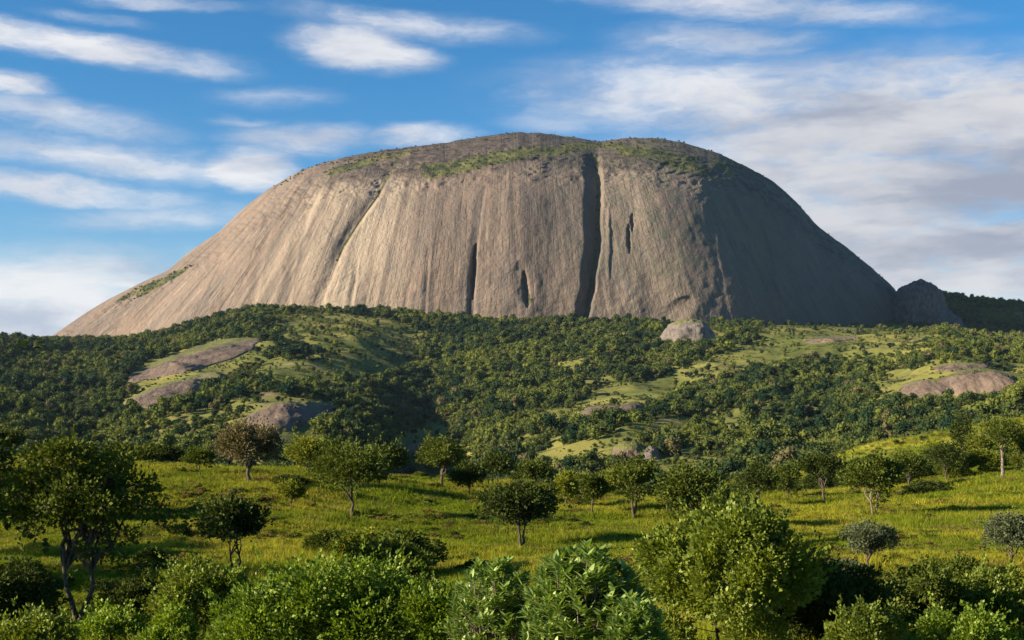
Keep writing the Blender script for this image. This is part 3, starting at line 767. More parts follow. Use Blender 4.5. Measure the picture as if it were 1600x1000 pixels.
    Vl, Fl = leaves(rng, Pn, D + (0, 0, .25), leaf[0] * (1.2 if H > 4.2 else 1.0), leaf[1] * (1.3 if H > 4.2 else 1.0))
    Vt, Ft = join(twigs)
    V = np.concatenate([Vl, Vt]); fm = np.concatenate([np.zeros(len(Fl)), np.ones(len(Ft))])
    link('crown', mesh_of('crown', V, np.concatenate([Fl, Ft + len(Vl)]), [M[mat], M[bark]], fmat=fm), root)
    return root
def tree_at(name, label, X, Vb, Vt, Wpx, cb, seed, mat, d=None, dmax=4200, **kw):
    x, y, z = hit(X, Vb, 40, dmax) if d is None else at(X, d)
    H = z_of(Vt, y) - z
    return make_tree(name, label, (x, y, z), H, Wpx * y / F, cb, seed, mat, **kw)

# --- meadow trees, picture left to right
tree_at('savanna_tree', 'dark tree cut by the left edge of the picture on the meadow crest', 2, 735, 668, 76, .3, 101, 'leaf_dark', d=205, leafn=4200)
tree_at('savanna_tree', 'tall open airy tree with forked dark trunk filling the far left', 122, 1005, 660, 280, .24, 103, 'leaf_mid', d=47, leafn=14500,
        leaf=(.125, .08), nlobe=74, lobe=.095, stems=2, fork=1.25, trunk_r=.14, gap=.05, parts_limbs=14, cone=.62, flat=.55)
tree_at('round_tree', 'lollipop-shaped round tree with grey-brown underside on the meadow crest', 388, 755, 664, 112, .30, 104, 'leaf_grey', leafn=13000,
        leaf=(.26, .17), nlobe=46, lobe=.17, flat=.85, trunk_r=.26, gap=.55)
tree_at('savanna_tree', 'small dark bushy tree in the shade below the round grey-brown tree', 366, 905, 778, 130, .36, 105, 'leaf_dark', leafn=7000,
        leaf=(.2, .12), nlobe=28, lobe=.16, stems=2, fork=.8, gap=.15)
tree_at('savanna_tree', 'yellow-green airy tree right of the round grey-brown tree on the crest', 482, 752, 682, 80, .25, 106, 'leaf_yellow', d=188, leafn=3600, nlobe=18, gap=.2)
tree_at('savanna_tree', 'broad dark green tree with drooping left side on the left meadow', 550, 812, 690, 150, .30, 107, 'leaf_mid', leafn=9500,
        leaf=(.24, .15), nlobe=38, lobe=.16, gap=.2)
tree_at('savanna_tree', 'dark tree just behind the broad drooping tree on the crest', 603, 770, 690, 78, .25, 108, 'leaf_dark', d=182, leafn=4500)
tree_at('savanna_tree', 'neat tree with a short straight trunk alone on the middle crest', 690, 760, 684, 82, .32, 109, 'leaf_mid', d=196, leafn=5000, nlobe=20, trunk_r=.22)
tree_at('savanna_tree', 'loose spreading tree half hidden behind the crest right of the neat crest tree', 776, 775, 708, 76, .35, 110, 'leaf_dark', d=214, leafn=3600, nlobe=16, gap=.1)
tree_at('savanna_tree', 'tree on the crest behind the flat-topped dark tree', 838, 785, 722, 66, .25, 111, 'leaf_mid', d=212, leafn=3600)
tree_at('savanna_tree', 'flat-topped dark tree with forked trunk in the middle of the meadow', 814, 860, 752, 132, .36, 112, 'leaf_dark', leafn=9000,
        leaf=(.23, .14), nlobe=34, lobe=.17, stems=2, fork=1.0, trunk_r=.18, gap=.25)
tree_at('savanna_tree', 'slim small tree left of the leaning twin-trunked tree', 925, 804, 738, 48, .30, 113, 'leaf_mid', leafn=2800, nlobe=13, lobe=.25)
tree_at('savanna_tree', 'twin-trunked tree with a leaning stem in the centre right meadow', 990, 811, 716, 84, .38, 114, 'leaf_mid', leafn=5600, stems=2, fork=.9, trunk_r=.22, lean=.02)
tree_at('savanna_tree', 'low tree behind the twin-trunked tree on its left', 955, 790, 735, 60, .2, 115, 'leaf_yellow', d=226, leafn=3000)
tree_at('savanna_tree', 'broad leafy tree behind the big foreground bush', 1085, 815, 728, 112, .2, 116, 'leaf_mid', d=150, leafn=7500, nlobe=30, lobe=.17)
tree_at('savanna_tree', 'dark domed tree sloping down behind the big foreground bush', 1140, 840, 768, 110, .1, 117, 'leaf_dark', d=112, leafn=7500, nlobe=30, lobe=.18, leaf=(.24, .15))
tree_at('savanna_tree', 'small tree at the left of the right-hand shrub belt', 1232, 782, 726, 58, .28, 118, 'leaf_mid', d=222, leafn=3400, nlobe=15)
tree_at('savanna_tree', 'dark upright tree standing before the right-hand shrub belt', 1287, 788, 704, 82, .35, 119, 'leaf_dark', d=208, leafn=5600, nlobe=20)
tree_at('savanna_tree', 'broad tree with short forked trunk on the right meadow', 1366, 808, 706, 102, .28, 120, 'leaf_mid', leafn=7500, nlobe=28, stems=2, fork=.8, bark='bark_pale', trunk_r=.2)
tree_at('savanna_tree', 'small open tree with dark trunk below the broad right meadow tree', 1355, 906, 808, 92, .38, 121, 'leaf_silver', leafn=5200,
        leaf=(.17, .10), nlobe=24, lobe=.16, gap=.15, trunk_r=.11)
tree_at('savanna_tree', 'grey-green dense round tree at the right edge of the picture', 1580, 885, 803, 92, .18, 122, 'leaf_silver', leafn=8000,
        leaf=(.17, .11), nlobe=34, lobe=.17, flat=.85)
tree_at('savanna_tree', 'tall tree with a bare pale trunk on the upper right crest', 1566, 750, 654, 86, .45, 123, 'leaf_mid', leafn=4800, nlobe=18, bark='bark_pale', trunk_r=.3, gap=.15)
tree_at('savanna_tree', 'small dark tree above the shrub belt on the far right slope', 1503, 700, 640, 40, .1, 124, 'leaf_dark', d=330, leafn=3000, leaf=(.4, .26), nlobe=14, lobe=.25)
tree_at('savanna_tree', 'low tree left of the tall pale-trunked tree', 1532, 735, 668, 56, .2, 125, 'leaf_yellow', d=300, leafn=3000, leaf=(.4, .26))
for i, (X, Vt, wpx, d, mt, lb) in enumerate([
        (178, 690, 70, 214, 'leaf_dark', 'first of the tree tops behind the crest left of the round grey-brown tree'),
        (232, 692, 60, 222, 'leaf_mid', 'second of the tree tops behind the crest left of the round grey-brown tree'),
        (266, 696, 50, 218, 'leaf_dark', 'tree top behind the crest nearest the round grey-brown tree'),
        (516, 690, 60, 205, 'leaf_dark', 'tree top behind the crest between the yellow-green and the broad trees')]):
    tree_at('savanna_tree', lb, X, 760, Vt, wpx, .15, 140 + i, mt, d=d, leafn=3400, nlobe=14, lobe=.24)

for i, (X, Vb, Vt, wpx, mt, lb) in enumerate([
        (62, 742, 698, 50, 'leaf_mid', 'small crest tree between the left edge and the tall airy tree'),
        (312, 745, 700, 48, 'leaf_mid', 'small tree left of the lollipop-shaped round tree at the crest'),
        (733, 778, 722, 58, 'leaf_dark', 'low spreading tree right of the neat crest tree'),
        (884, 792, 738, 40, 'leaf_yellow', 'little yellow-green tree between flat-topped and slim trees'),
        (1042, 803, 742, 54, 'leaf_mid', 'small tree between the twin-trunked tree and the broad leafy one'),
        (1186, 792, 722, 66, 'leaf_dark', 'dark tree right of the tall olive bush on the meadow'),
        (1420, 772, 704, 68, 'leaf_mid', 'tree above the lone flat dark bush'),
        (1478, 752, 690, 70, 'leaf_dark', 'dark tree right of the lone flat dark bush'),
        (1604, 748, 676, 66, 'leaf_mid', 'tree cut by the right picture edge on the crest'),
        (165, 800, 738, 64, 'leaf_dark', 'dark small tree behind the tall airy tree on its right'),
        (455, 800, 752, 46, 'leaf_yellow', 'small yellowish tree left of the broad drooping tree')]):
    tree_at('savanna_tree', lb, X, Vb, Vt, wpx, .28, 160 + i, mt, leafn=3600, nlobe=17, lobe=.22, gap=.2)

# --- shrub belt at the foot of the right slope and shrubs across the meadow
rs = np.random.default_rng(5)
MARKS = [(0, 'the left edge of the picture'), (138, 'the tall airy tree'), (266, 'the small crest tree tops'), (388, 'the lollipop-shaped round tree'),
         (482, 'the yellow-green airy tree'), (565, 'the broad drooping tree'), (690, 'the neat crest tree'), (776, 'the loose spreading crest tree'),
         (838, 'the flat-topped dark tree'), (925, 'the slim small tree'), (990, 'the twin-trunked tree'), (1085, 'the tall olive bush'),
         (1232, 'the small tree by the shrub belt'), (1287, 'the dark upright tree'), (1366, 'the broad pale-trunked tree'), (1445, 'the lone flat dark bush'),
         (1503, 'the small dark slope tree'), (1566, 'the tall bare-trunked tree')]
def mark(X): return min(MARKS, key=lambda m: abs(m[0] - X))[1]
TONE = {'leaf_mid': 'mid green', 'leaf_dark': 'dark green', 'leaf_yellow': 'yellow-green', 'leaf_silver': 'grey-green'}
def size_word(w_, a, b): return 'small' if w_ < a else ('large' if w_ > b else 'medium')
shrub_lib = {}
def shrub_proto(mat, seed, n=6500, leaf=(.062, .042), nl=15):
    rng = np.random.default_rng(seed)
    lob = []
    for i in range(nl):
        d = rand_dirs(rng, 1)[0]; s = rng.uniform(.13, .30)
        lob.append([d[0] * (.5 - s * .6), d[1] * (.5 - s * .6), .28 + abs(d[2]) * .42, s, s, s * .8])
    lob = np.array(lob)
    Pn, D = lobe_points(rng, lob, n); k = Pn[:, 2] > .01
    return leaves(rng, Pn[k], D[k] + (0, 0, .3), *leaf)
for mt in ('leaf_mid', 'leaf_dark', 'leaf_yellow', 'leaf_silver'):
    for k in range(3):
        V, Fc = shrub_proto(mt, hash(mt) % 1 + 700 + k * 7 + len(mt))
        shrub_lib[(mt, k)] = mesh_of('shrub', V * (1, 1, 1), Fc, M[mt])
def put_shrub(label, x, y, z, wd, ht, mt, group, cat='shrub'):
    o = link('shrub', shrub_lib[(mt, int(rs.integers(3)))], loc=(x, y, z - .05))
    o.scale = (wd * 1.0, wd * 1.0, ht); o.rotation_euler = (0, 0, rs.uniform(0, 6.28))
    return tag(o, label, cat, group)
mts = ['leaf_mid', 'leaf_dark', 'leaf_yellow', 'leaf_mid', 'leaf_dark', 'leaf_mid']
for i in range(74):
    X = rs.uniform(1150, 1640); tt = rs.random(); d = 262 + 95 * tt * (.3 + .7 * (X - 1150) / 450)
    x, y, z = at(X, d); w_ = rs.uniform(3.0, 6.8)
    mt = mts[int(rs.integers(6))]
    put_shrub('%s %s right-belt shrub near %s' % (size_word(w_, 4.2, 5.6), TONE[mt], mark(X)), x, y, z, w_, w_ * rs.uniform(.6, .95), mt, 'shrubs of the right-hand belt')
for i in range(46):
    X = rs.choice([rs.uniform(-20, 330), rs.uniform(430, 900), rs.uniform(860, 1180)]); d = rs.uniform(205, 240)
    x, y, z = at(X, d); w_ = rs.uniform(2.2, 4.8)
    mt = mts[int(rs.integers(6))]
    put_shrub('%s %s far-edge meadow shrub near %s' % (size_word(w_, 3.0, 4.0), TONE[mt], mark(X)), x, y, z, w_, w_ * rs.uniform(.55, .9), mt, 'shrubs along the meadow crest')
for (X, V, wpx, hpx, mt, lb) in [(1448, 775, 74, 26, 'leaf_dark', 'dark flat bush alone on the upper right meadow'),
                                 (10, 775, 40, 30, 'leaf_dark', 'dark bush at the left edge just below the crest'),
                                 (455, 762, 60, 24, 'leaf_dark', 'dark shrub right of the foot of the round grey-brown tree'),
                                 (640, 900, 120, 80, 'leaf_mid', 'wide shrub above the fresh green foreground bush'),
                                 (575, 880, 110, 62, 'leaf_yellow', 'yellowish shrub below the broad drooping tree'),
                                 (520, 872, 80, 50, 'leaf_mid', 'shrub left of the yellowish one below the broad tree'),
                                 (1310, 925, 80, 60, 'leaf_silver', 'greyish shrub left of the foot of the small open tree')]:
    x, y, z = hit(X, V, 40); put_shrub(lb, x, y, z, wpx * y / F, hpx * y / F, mt, None)
for i in range(330):
    X = rs.uniform(-60, 1660); d = rs.uniform(58, 205) if i % 2 else rs.uniform(58, 110)
    x, y, z = at(X, d)
    if fbm(x / 14, y / 14, 77, 2) < -.25: continue
    w_ = rs.uniform(.7, 2.0) * (.8 if d > 120 else 1.15)
    mt = mts[int(rs.integers(6))]
    put_shrub('%s %s bush in %s grass below %s' % (size_word(w_, 1.0, 1.7), TONE[mt], 'near' if d < 90 else ('middle' if d < 140 else 'far'), mark(X)), x, y, z, w_, w_ * rs.uniform(.4, .75), mt, 'small bushes scattered in the meadow')

# --- foreground bushes
def bush(label, X, d, Vt, Wpx, seed, mat, leafn, leaf, nlobe=30, lobe=.15, name='bush', **kw):
    x, y, z = at(X, d); H = z_of(Vt, d) - z
    return make_tree(name, label, (x, y, z), H, Wpx * d / F, .05, seed, mat, leafn=leafn, leaf=leaf, nlobe=nlobe, lobe=lobe, flat=.85,
                     stems=3, fork=.9, trunk_r=.05 * (d / 25), cat='bush', gap=.35, parts_limbs=5, **kw)
bush('big fresh green bush in the left foreground', 530, 26, 868, 360, 201, 'leaf_bush', 42000, (.085, .055), 46, .13)
bush('fresh green bush at the lower middle between the big bush and the pale-leaved shrub', 668, 25, 905, 150, 202, 'leaf_bush', 16000, (.08, .05), 22, .18)
bush('yellowish green bush left of the big fresh green bush', 320, 36, 880, 190, 203, 'leaf_bush_olive', 22000, (.10, .065), 30, .16)
bush('tall olive green bush filling the right centre foreground', 1135, 33, 785, 310, 204, 'leaf_bush_olive', 60000, (.095, .06), 60, .12)
bush('dark dense bush right of the tall olive green bush', 1290, 36, 872, 250, 205, 'leaf_dark', 26000, (.11, .07), 34, .15)
bush('green bush at the lower right between dark bush and corner', 1440, 40, 886, 170, 206, 'leaf_mid', 18000, (.12, .075), 26, .16)
bush('leafy bush in the lower right corner of the picture', 1570, 42, 890, 170, 207, 'leaf_bush_olive', 18000, (.12, .075), 26, .16)
bush('shadowy bush at the left edge below the nearest tree', 15, 38, 868, 170, 208, 'leaf_dark', 18000, (.11, .07), 26, .16)
bush('low dark bush between the nearest tree and the yellowish bush', 215, 46, 900, 120, 209, 'leaf_dark', 12000, (.12, .075), 20, .2)
bush('rounded green bush behind the big fresh green bush', 610, 50, 838, 170, 210, 'leaf_mid', 15000, (.14, .09), 26, .17)

bush('low fresh green bush in the very lower left corner', 60, 30, 955, 150, 211, 'leaf_bush_olive', 12000, (.09, .06), 20, .18)
bush('bright green bush at the foot of the nearest tree', 170, 34, 945, 120, 212, 'leaf_bush', 10000, (.09, .06), 18, .2)
bush('small bush under the yellowish green bush at the bottom edge', 265, 27, 950, 110, 213, 'leaf_bush', 9000, (.08, .055), 18, .2)
bush('low light green bush at the bottom edge right of the olive bush', 1350, 30, 945, 130, 214, 'leaf_bush_olive', 11000, (.09, .06), 20, .18)
bush('low green bush at the bottom edge near the right corner', 1510, 31, 950, 150, 215, 'leaf_bush', 12000, (.09, .06), 20, .18)
bush('mid green bush behind the two lower right corner bushes', 1500, 54, 872, 110, 216, 'leaf_mid', 9000, (.14, .09), 20, .18)
for i, (X, d, H, W) in enumerate([(-190, 52, 8, 9), (-230, 66, 10, 10), (-150, 92, 8, 9), (-60, 128, 9, 10), (-190, 150, 10, 11), (-60, 182, 8, 9), (-330, 96, 12, 12), (-140, 60, 9, 9), (-330, 48, 12, 12), (-400, 74, 13, 13)]):
    x, y, z = at(X, d)
    make_tree('savanna_tree', 'leafy tree just outside the left edge of the picture, throwing shade on the meadow', (x, y, z), H, W, .3, 400 + i, 'leaf_dark', leafn=4500,
              leaf=(.34, .22), nlobe=26, group='trees left of the picture')

# --- the pale, long-leaved shrubs: the leaves nearest the camera are parts of their own
def leaf_blade(rng, L_, W_):
    t = np.linspace(0, 1, 6); wd = W_ * np.sin(pi * t ** .8) ** .8 * .5; wd[0] = .004; wd[-1] = 0.001
    z = -.14 * L_ * t ** 2
    c = np.stack([t * L_, 0 * t, z], -1); l = np.stack([t * L_, wd, z + wd * .35], -1); r_ = np.stack([t * L_, -wd, z + wd * .35], -1)
    V = np.concatenate([l, c, r_]); Fq = []
    for i in range(5): Fq += [(i, i + 1, 7 + i, 6 + i), (6 + i, 7 + i, 13 + i, 12 + i)]
    return V, np.array(Fq)
def pale_shrub(label, X, d, Vt, Wpx, seed, nros, nparts, L_=.2):
    rng = np.random.default_rng(seed)
    x, y, z = at(X, d); H = z_of(Vt, d) - z; W = Wpx * d / F
    root = bpy.data.objects.new('shrub', None); COL.objects.link(root); root.location = (x, y, z)
    tag(root, label, 'shrub')
    tubes = []; ros = []
    for i in range(nros):
        a = rng.uniform(0, 2 * pi); q = rng.random() ** .55
        e = np.array([cos(a) * q * W / 2, sin(a) * q * W / 2, H * (.50 + .50 * math.sqrt(max(1 - q * q, 0))) * rng.uniform(.50, .98)])
        ros.append((e, np.array([cos(a) * q * .6, sin(a) * q * .6, 1.0])))
        if i % 2 == 0: tubes.append(tube(wig(rng, (cos(a) * .08, sin(a) * .08, 0), e, 5, .04, .05), np.linspace(.022, .006, 5), 5))
    V, Fc = join(tubes); link('stems', mesh_of('stems', V, Fc, M['bark_pale'], smooth=True), root)
    LB = [leaf_blade(rng, L_ * s, L_ * .44 * s) for s in (1, .8, 1.15)]
    lm = [mesh_of('leaf', b[0], b[1], M['leaf_pale'], smooth=True) for b in LB]
    items = []
    for e, ax in ros:
        ax = ax / np.linalg.norm(ax)
        for k in range(11):
            a = k * 2.4 + rng.random(); up = .35 + 1.5 * (k / 11)
            dd = np.array([cos(a), sin(a), 0]) + ax * up + rng.normal(size=3) * .15; dd /= np.linalg.norm(dd)
            items.append((e - ax * .12 * (1 - k / 11), dd, int(rng.integers(3)), rng.uniform(.75, 1.15)))
    # nearest to the camera and highest first
    items.sort(key=lambda it: it[0][1] * 1.0 - it[0][2] * .9)
    bulk = []
    for i, (e, dd, k, s) in enumerate(items):
        q = Vector(dd).to_track_quat('X', 'Z')
        if i < nparts:
            o = link('leaf', lm[k], root); o.location = e; o.rotation_mode = 'QUATERNION'; o.rotation_quaternion = q; o.scale = (s, s, s)
        else:
            Rm = np.array(q.to_matrix()); bulk.append((LB[k][0] * s @ Rm.T + e, LB[k][1]))
    if bulk:
        V, Fc = join(bulk); o = link('foliage', mesh_of('foliage', V, Fc, M['leaf_pale'], smooth=True), root); o['kind'] = 'stuff'
pale_shrub('pale shrub with long silvery leaves in the middle foreground', 915, 21, 848, 200, 301, 620, 300, .19)
pale_shrub('smaller long-leaved pale shrub left of the silvery one', 775, 23, 866, 160, 302, 420, 300, .16)
pale_shrub('low long-leaved shrub under the edge of the tall olive bush', 990, 20, 925, 120, 303, 240, 220, .16)

# ------------------------------------------------------------------ scattered stuff with geometry nodes
def scatter(name, pts, scl, rot, protos, label=None):
    me = bpy.data.meshes.new(name); me.vertices.add(len(pts)); me.vertices.foreach_set('co', np.asarray(pts, np.float32).ravel())
    a = me.attributes.new('scl', 'FLOAT_VECTOR', 'POINT'); a.data.foreach_set('vector', np.asarray(scl, np.float32).ravel())
    a = me.attributes.new('rot', 'FLOAT_VECTOR', 'POINT'); a.data.foreach_set('vector', np.asarray(rot, np.float32).ravel())
    a = me.attributes.new('idx', 'INT', 'POINT'); a.data.foreach_set('value', np.random.default_rng(3).integers(0, len(protos), len(pts)).astype(np.int32))
    coll = bpy.data.collections.new(name + '_kinds')
    for i, p in enumerate(protos):
        coll.objects.link(bpy.data.objects.new('%s_kind_%02d' % (name, i), p))
    ng = bpy.data.node_groups.new(name, 'GeometryNodeTree')
    ng.interface.new_socket('Geometry', in_out='INPUT', socket_type='NodeSocketGeometry')
    ng.interface.new_socket('Geometry', in_out='OUTPUT', socket_type='NodeSocketGeometry')
    gi = ng.nodes.new('NodeGroupInput'); go = ng.nodes.new('NodeGroupOutput')
    iop = ng.nodes.new('GeometryNodeInstanceOnPoints'); ci = ng.nodes.new('GeometryNodeCollectionInfo')
    ci.inputs['Collection'].default_value = coll; ci.inputs['Separate Children'].default_value = True; ci.inputs['Reset Children'].default_value = True
    def na(nm, ty):
        q = ng.nodes.new('GeometryNodeInputNamedAttribute'); q.data_type = ty; q.inputs['Name'].default_value = nm; return q.outputs['Attribute']
    ng.links.new(gi.outputs[0], iop.inputs['Points']); ng.links.new(ci.outputs[0], iop.inputs['Instance'])
    iop.inputs['Pick Instance'].default_value = True
    ng.links.new(na('idx', 'INT'), iop.inputs['Instance Index'])
    ng.links.new(na('rot', 'FLOAT_VECTOR'), iop.inputs['Rotation']); ng.links.new(na('scl', 'FLOAT_VECTOR'), iop.inputs['Scale'])
    ng.links.new(iop.outputs[0], go.inputs[0])
    o = link(name, me); mod = o.modifiers.new('scatter', 'NODES'); mod.node_group = ng
    o['kind'] = 'stuff'
    if label: o['label'] = label
    return o
# forest crowns: unit-sized (width 1), trunk short
def forest_proto(seed, hgt=.95, n=420, card=.12):
    rng = np.random.default_rng(seed); lob = []
    nl = int(rng.integers(6, 11))
    for i in range(nl):
        d = rand_dirs(rng, 1)[0]; s = rng.uniform(.17, .28)
        lob.append([d[0] * (.5 - s), d[1] * (.5 - s), hgt * .58 + d[2] * hgt * .24, s, s, s * .85])
    lob = np.array(lob)
    Pn, D = lobe_points(rng, lob, n)
    V1, F1 = leaves(rng, Pn, D, card, card * .8, .1, .5)
    parts = [(V1, F1)]
    th = np.linspace(0, 2 * pi, 8, endpoint=False); ph = np.linspace(-pi / 2, pi / 2, 5); T, Ph = np.meshgrid(th, ph, indexing='ij')
    sph = np.stack([np.cos(Ph) * np.cos(T), np.cos(Ph) * np.sin(T), np.sin(Ph)], -1).reshape(-1, 3)
    for l in lob: parts.append((l[:3] + sph * l[3:6] * .78, grid_faces(8, 5, True)))
    V, Fc = join(parts); nf = len(Fc)
    Vt, Ft = tube([(0, 0, -.15), (0, 0, .2), (0, 0, hgt * .5)], [.035, .028, .02], 5)
    return mesh_of('forest_tree', np.concatenate([V, Vt]), np.concatenate([Fc, Ft + len(V)]), [M['forest'], M['bark']],
                   fmat=np.concatenate([np.zeros(nf), np.ones(len(Ft))]))
fp = [forest_proto(900 + i, h) for i, h in enumerate([.8, .95, 1.05, .85, 1.2, .75, .9, 1.0])]
rf = np.random.default_rng(11)
def forest_density(X, V, x, y):
    """1 in closed forest, down to nearly 0 in the grassy clearings"""
    dn = np.ones_like(X) + 0.0
    CL = [(310, 572, 118, 24, -15, .97), (272, 608, 90, 17, -17, .95), (445, 655, 95, 26, -10, .97), (545, 528, 130, 28, 5, .72), (520, 577, 130, 18, -5, .85), (330, 660, 120, 16, -18, .7),
          (250, 690, 110, 12, -10, .7), (655, 692, 62, 17, -12, .95), (985, 618, 120, 17, -13, .95), (920, 645, 70, 12, -10, .8), (975, 692, 130, 14, -16, .9), (890, 715, 70, 16, -8, .9),
          (1210, 552, 150, 19, -14, .92), (1330, 524, 150, 20, 2, .9), (1100, 580, 90, 12, -20, .85), (1480, 598, 125, 26, -5, .98), (1400, 560, 140, 14, 4, .5),
          (1075, 520, 46, 18, 0, .95), (1040, 740, 120, 20, -5, .7), (1120, 690, 60, 12, -10, .6), (450, 700, 80, 14, -6, .8), (640, 560, 60, 12, 0, .3), (1190, 640, 90, 10, -12, .5), (1250, 600, 70, 9, -8, .4)]
    wx = X + 26 * fbm(X / 60, V / 25, 41, 3); wv = V + 9 * fbm(X / 45, V / 22, 42, 3)
    for (cx, cv, rx, rv, tl, st) in CL:
        a = radians(tl); dx = wx - cx; dv = wv - cv; rv *= 1.3; rx *= 1.08
        q = np.sqrt(((dx * cos(a) + dv * sin(a)) / rx) ** 2 + ((-dx * sin(a) + dv * cos(a)) / rv) ** 2)
        dn = np.minimum(dn, 1 - st * (1 - sstep(.75, 1.1, q)))
    return dn
Nf = 165000
dd = np.sqrt(rf.uniform(540 ** 2, 3750 ** 2, Nf)); XX_ = rf.uniform(-330, 1930, Nf)
fx = (XX_ - 800) / F * dd; fz = height(fx, dd); fV = 600 - F * fz / dd
dn = forest_density(XX_, fV, fx, dd)
closed = np.clip((1 - sstep(180, 420, XX_)) + np.exp(-((XX_ - 730) / 120) ** 2), 0, 1)
patch = np.clip(.80 + .35 * closed + .85 * fbm(fx / 90, dd / 90, 51, 4), .30, 1)
dn = dn * patch
for (cx, cv, rx, rv, tl) in SLABS:
    a = radians(tl); dx = XX_ - cx; dv = fV - cv
    dn = np.where(((dx * cos(a) + dv * sin(a)) / rx / 1.02) ** 2 + ((-dx * sin(a) + (dv - 4) * cos(a)) / (rv + 5)) ** 2 < 1, 0, dn)
# no trees where the dome, the boulders and slabs stand
under = (XX_ > 60) & (XX_ < 1470) & (dd > np.interp(XX_, Xc, Y0) - 6)
for o in [o for o in COL.objects if o.name.split('.')[0] in ('boulder', 'rock_spire')]:
    xs = np.array([v.co[:] for v in o.data.vertices])
    hx, hy = np.abs(xs[:, 0]).max(), np.abs(xs[:, 1]).max()
    q = ((fx - o.location.x) / (hx * .98)) ** 2 + ((dd - o.location.y) / (hy * .98)) ** 2
    infront = (np.abs(fx - o.location.x) < hx * .8) & (dd < o.location.y) & (dd > o.location.y - hy - 16) 
    dn = np.where(q < 1, 0, np.where(infront, dn * .12, dn))
keep = (rf.random(Nf) < dn) & ~under
# the grassy right-hand slope stays mostly open
slope_open = (dd < 640) & (XX_ > 1080)
keep &= ~(slope_open & (rf.random(Nf) > .22))
fx, fd, fz2, fdn = fx[keep], dd[keep], fz[keep], dn[keep]
wdt = np.clip(np.exp(rf.normal(np.log(8.0), .42, len(fx))), 3.5, 17) * np.where(fdn < .5, .6, 1.0) * np.where(fd < 1500, .85, 1.0)
order = np.argsort(fd); fx, fd, fz2, wdt = fx[order], fd[order], fz2[order], wdt[order]
# individual trees: those that show largest (nearest and inside the frame)
colp = 800 + F * fx / fd; rowp = 600 - F * fz2 / fd
vis = (colp > 0) & (colp < 1600) & (fd > 560)
crest = np.interp(colp, [0, 200, 388, 550, 700, 800, 1000, 1160, 1300, 1450, 1600], [727, 728, 737, 750, 760, 768, 778, 742, 700, 676, 655])
vis &= rowp < crest - 2
ids = np.where(vis)[0][:300]; idset = np.zeros(len(fx), bool); idset[ids] = True
for i in ids:
    o = link('forest_tree', fp[int(rf.integers(len(fp)))], loc=(fx[i], fd[i], fz2[i]))
    s = float(wdt[i]); o.scale = (s, s, s * rf.uniform(.8, 1.15)); o.rotation_euler = (0, 0, rf.uniform(0, 6.28))
    tag(o, '%s wood tree above %s' % ('small' if s < 6 else ('wide' if s > 10 else 'medium'), mark(colp[i])), 'tree', 'nearest trees of the hillside wood')
rest = ~idset
n_ = rest.sum()
scatter('forest', np.stack([fx, fd, fz2], -1)[rest], np.stack([wdt, wdt, wdt * rf.uniform(.75, 1.2, len(wdt))], -1)[rest],
        np.stack([np.zeros(n_), np.zeros(n_), rf.uniform(0, 6.28, n_)], -1), fp, 'dense wood covering the hillside below the dome')
# scrub on the dome: summit, ledges and the gully
cand = np.where((dome_veg > .35) & (dome_R < .995) & (dome_V < 560))[0]
wgt = np.where(dome_V[cand] < 300, 1.0, 1.6)
ch = cand[rf.random(len(cand)) < .030 * wgt]
top_edge = np.where((dome_R > .975) & (dome_X > 420) & (dome_X < 1420))[0]; ch = np.concatenate([ch, rf.choice(top_edge, 380)])
sp_ = dome_pts[ch]; ns = len(sp_); w3 = rf.uniform(1.8, 5.5, ns)
scatter('dome_scrub', sp_ - (0, 0, .6), np.stack([w3, w3, w3 * .85], -1), np.stack([np.zeros(ns), np.zeros(ns), rf.uniform(0, 6.28, ns)], -1), fp,
        'low scrub on the summit, ledges and gully of the dome')
# trees crowding the foot of the dome hide the seam
# low hillside scrub in clearings
Ng = 60000
d4 = np.sqrt(rf.uniform(380 ** 2, 2600 ** 2, Ng)); X4 = rf.uniform(-200, 1800, Ng); x4 = (X4 - 800) / F * d4; z4 = height(x4, d4)
k4 = (fbm(x4 / 40, d4 / 40, 61, 4) > .12) & ~((X4 > 60) & (X4 < 1470) & (d4 > np.interp(X4, Xc, Y0) - 6))
x4, d4, z4 = x4[k4], d4[k4], z4[k4]; w4 = rf.uniform(1.2, 3.6, len(x4)); n4 = len(x4)
scatter('hillside_scrub', np.stack([x4, d4, z4], -1), np.stack([w4, w4, w4 * .7], -1), np.stack([np.zeros(n4), np.zeros(n4), rf.uniform(0, 6.28, n4)], -1), fp,
        'low scrub in the clearings of the hillside')
# knee-high weeds and tussocks of the meadow
Nw = 16000
dw = np.exp(rf.uniform(np.log(45), np.log(330), Nw)); Xw = rf.uniform(-150, 1750, Nw); dw = np.where((rf.random(Nw) < .25) & (Xw > 1050), rf.uniform(300, 520, Nw), dw); xw = (Xw - 800) / F * dw; zw = height(xw, dw)
kw_ = (fbm(xw / 11, dw / 9, 81, 4) > .02) & (fbm(xw / 50, dw / 40, 82, 2) > -.35)
xw, dw, zw = xw[kw_], dw[kw_], zw[kw_]; ww = rf.uniform(.35, 1.1, len(xw)) * (1 + .8 * sstep(90, 220, dw)); nw = len(xw)
wp = []
for k in range(6):
    V, Fc = shrub_proto('leaf_yellow', 860 + k, 420, (.22, .10), 7); wp.append(mesh_of('weed', V, Fc, M[['leaf_yellow', 'leaf_mid', 'weed_dry', 'leaf_bush_olive', 'leaf_yellow', 'weed_dry'][k]]))
scatter('meadow_weeds', np.stack([xw, dw, zw - .03], -1), np.stack([ww, ww, ww * .6], -1), np.stack([np.zeros(nw), np.zeros(nw), rf.uniform(0, 6.28, nw)], -1), wp,
        'weeds and tussocks in the meadow grass')
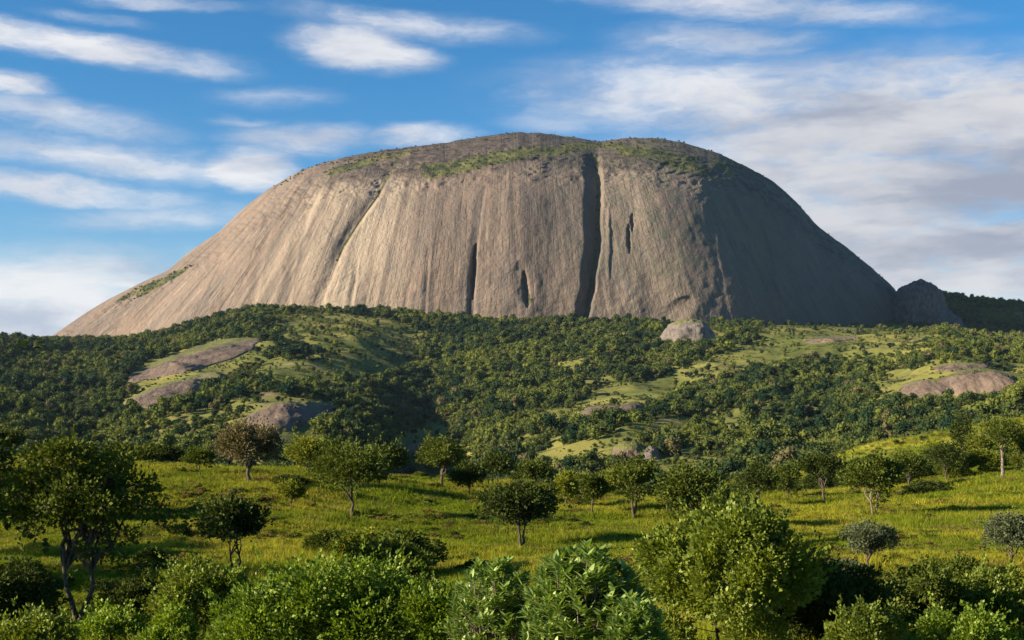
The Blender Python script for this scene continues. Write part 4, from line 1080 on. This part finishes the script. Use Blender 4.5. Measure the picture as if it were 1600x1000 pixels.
# grass
def tuft(seed, n=90, h=.5, spread=.8):
    rng = np.random.default_rng(seed)
    b = np.stack([rng.normal(0, spread * .45, n), rng.normal(0, spread * .45, n), np.zeros(n)], -1)
    hh = h * rng.uniform(.4, 1.2, (n, 1)); ln = rng.normal(0, .30, (n, 3)) * (1, 1, 0)
    tip = b + (np.array([0, 0, 1]) + ln) * hh
    sd_ = rng.normal(size=(n, 3)) * (1, 1, 0); sd_ /= np.linalg.norm(sd_, axis=1, keepdims=True); sd_ *= .016
    mid = b + (np.array([0, 0, 1]) + ln * .4) * hh * .55
    V = np.stack([b - sd_, b + sd_, mid + sd_ * .9, tip, mid - sd_ * .9], 1).reshape(-1, 3)
    i = np.arange(n)[:, None] * 5
    return mesh_of('tuft', V, [np.concatenate([i, i + 1, i + 2, i + 4], 1), np.concatenate([i + 4, i + 2, i + 3], 1)], M['grass'])
tf = [tuft(1), tuft(2, 110, .38, 1.0), tuft(3, 70, .62, .7), tuft(4, 120, .3, 1.1)]
Nn = 75000
d5 = np.exp(rf.uniform(np.log(32), np.log(300), Nn)); X5 = rf.uniform(-150, 1750, Nn); d5 = np.where((rf.random(Nn) < .16) & (X5 > 1050), rf.uniform(280, 520, Nn), d5); x5 = (X5 - 800) / F * d5; z5 = height(x5, d5)
hn = np.clip(.75 + .9 * fbm(x5 / 9, d5 / 9, 71, 3), .35, 1.6)
s5 = rf.uniform(.8, 1.4, Nn) * (1 + sstep(80, 200, d5) * 1.0)
scatter('meadow_grass', np.stack([x5, d5, z5], -1), np.stack([s5, s5, s5 * hn * np.where(d5 > 100, .75, 1.0)], -1),
        np.stack([np.zeros(Nn), np.zeros(Nn), rf.uniform(0, 6.28, Nn)], -1), tf, 'tall grass over the meadow')

# ------------------------------------------------------------------ haze
hx = 7100
hv = np.array([(a * hx, b * hx, c) for c in (float(gz.min()) - 1.0, 720.0) for b in (-1, 1) for a in (-1, 1)])
hf = np.array([(0, 2, 3, 1), (4, 5, 7, 6), (0, 1, 5, 4), (2, 6, 7, 3), (0, 4, 6, 2), (1, 3, 7, 5)])
mh = bpy.data.materials.new('haze'); mh.use_nodes = True
hn_ = NT(mh.node_tree); ho = hn_.n('ShaderNodeOutputMaterial'); pv = hn_.n('ShaderNodeVolumePrincipled')
pv.inputs['Color'].default_value = (0.60, 0.80, 1.0, 1); pv.inputs['Density'].default_value = 0.000012; pv.inputs['Anisotropy'].default_value = 0.2
hn_.l(pv.outputs[0], ho.inputs['Volume'])
tag(link('haze', mesh_of('haze', hv, hf, mh)), kind='stuff', label='thin blue air')
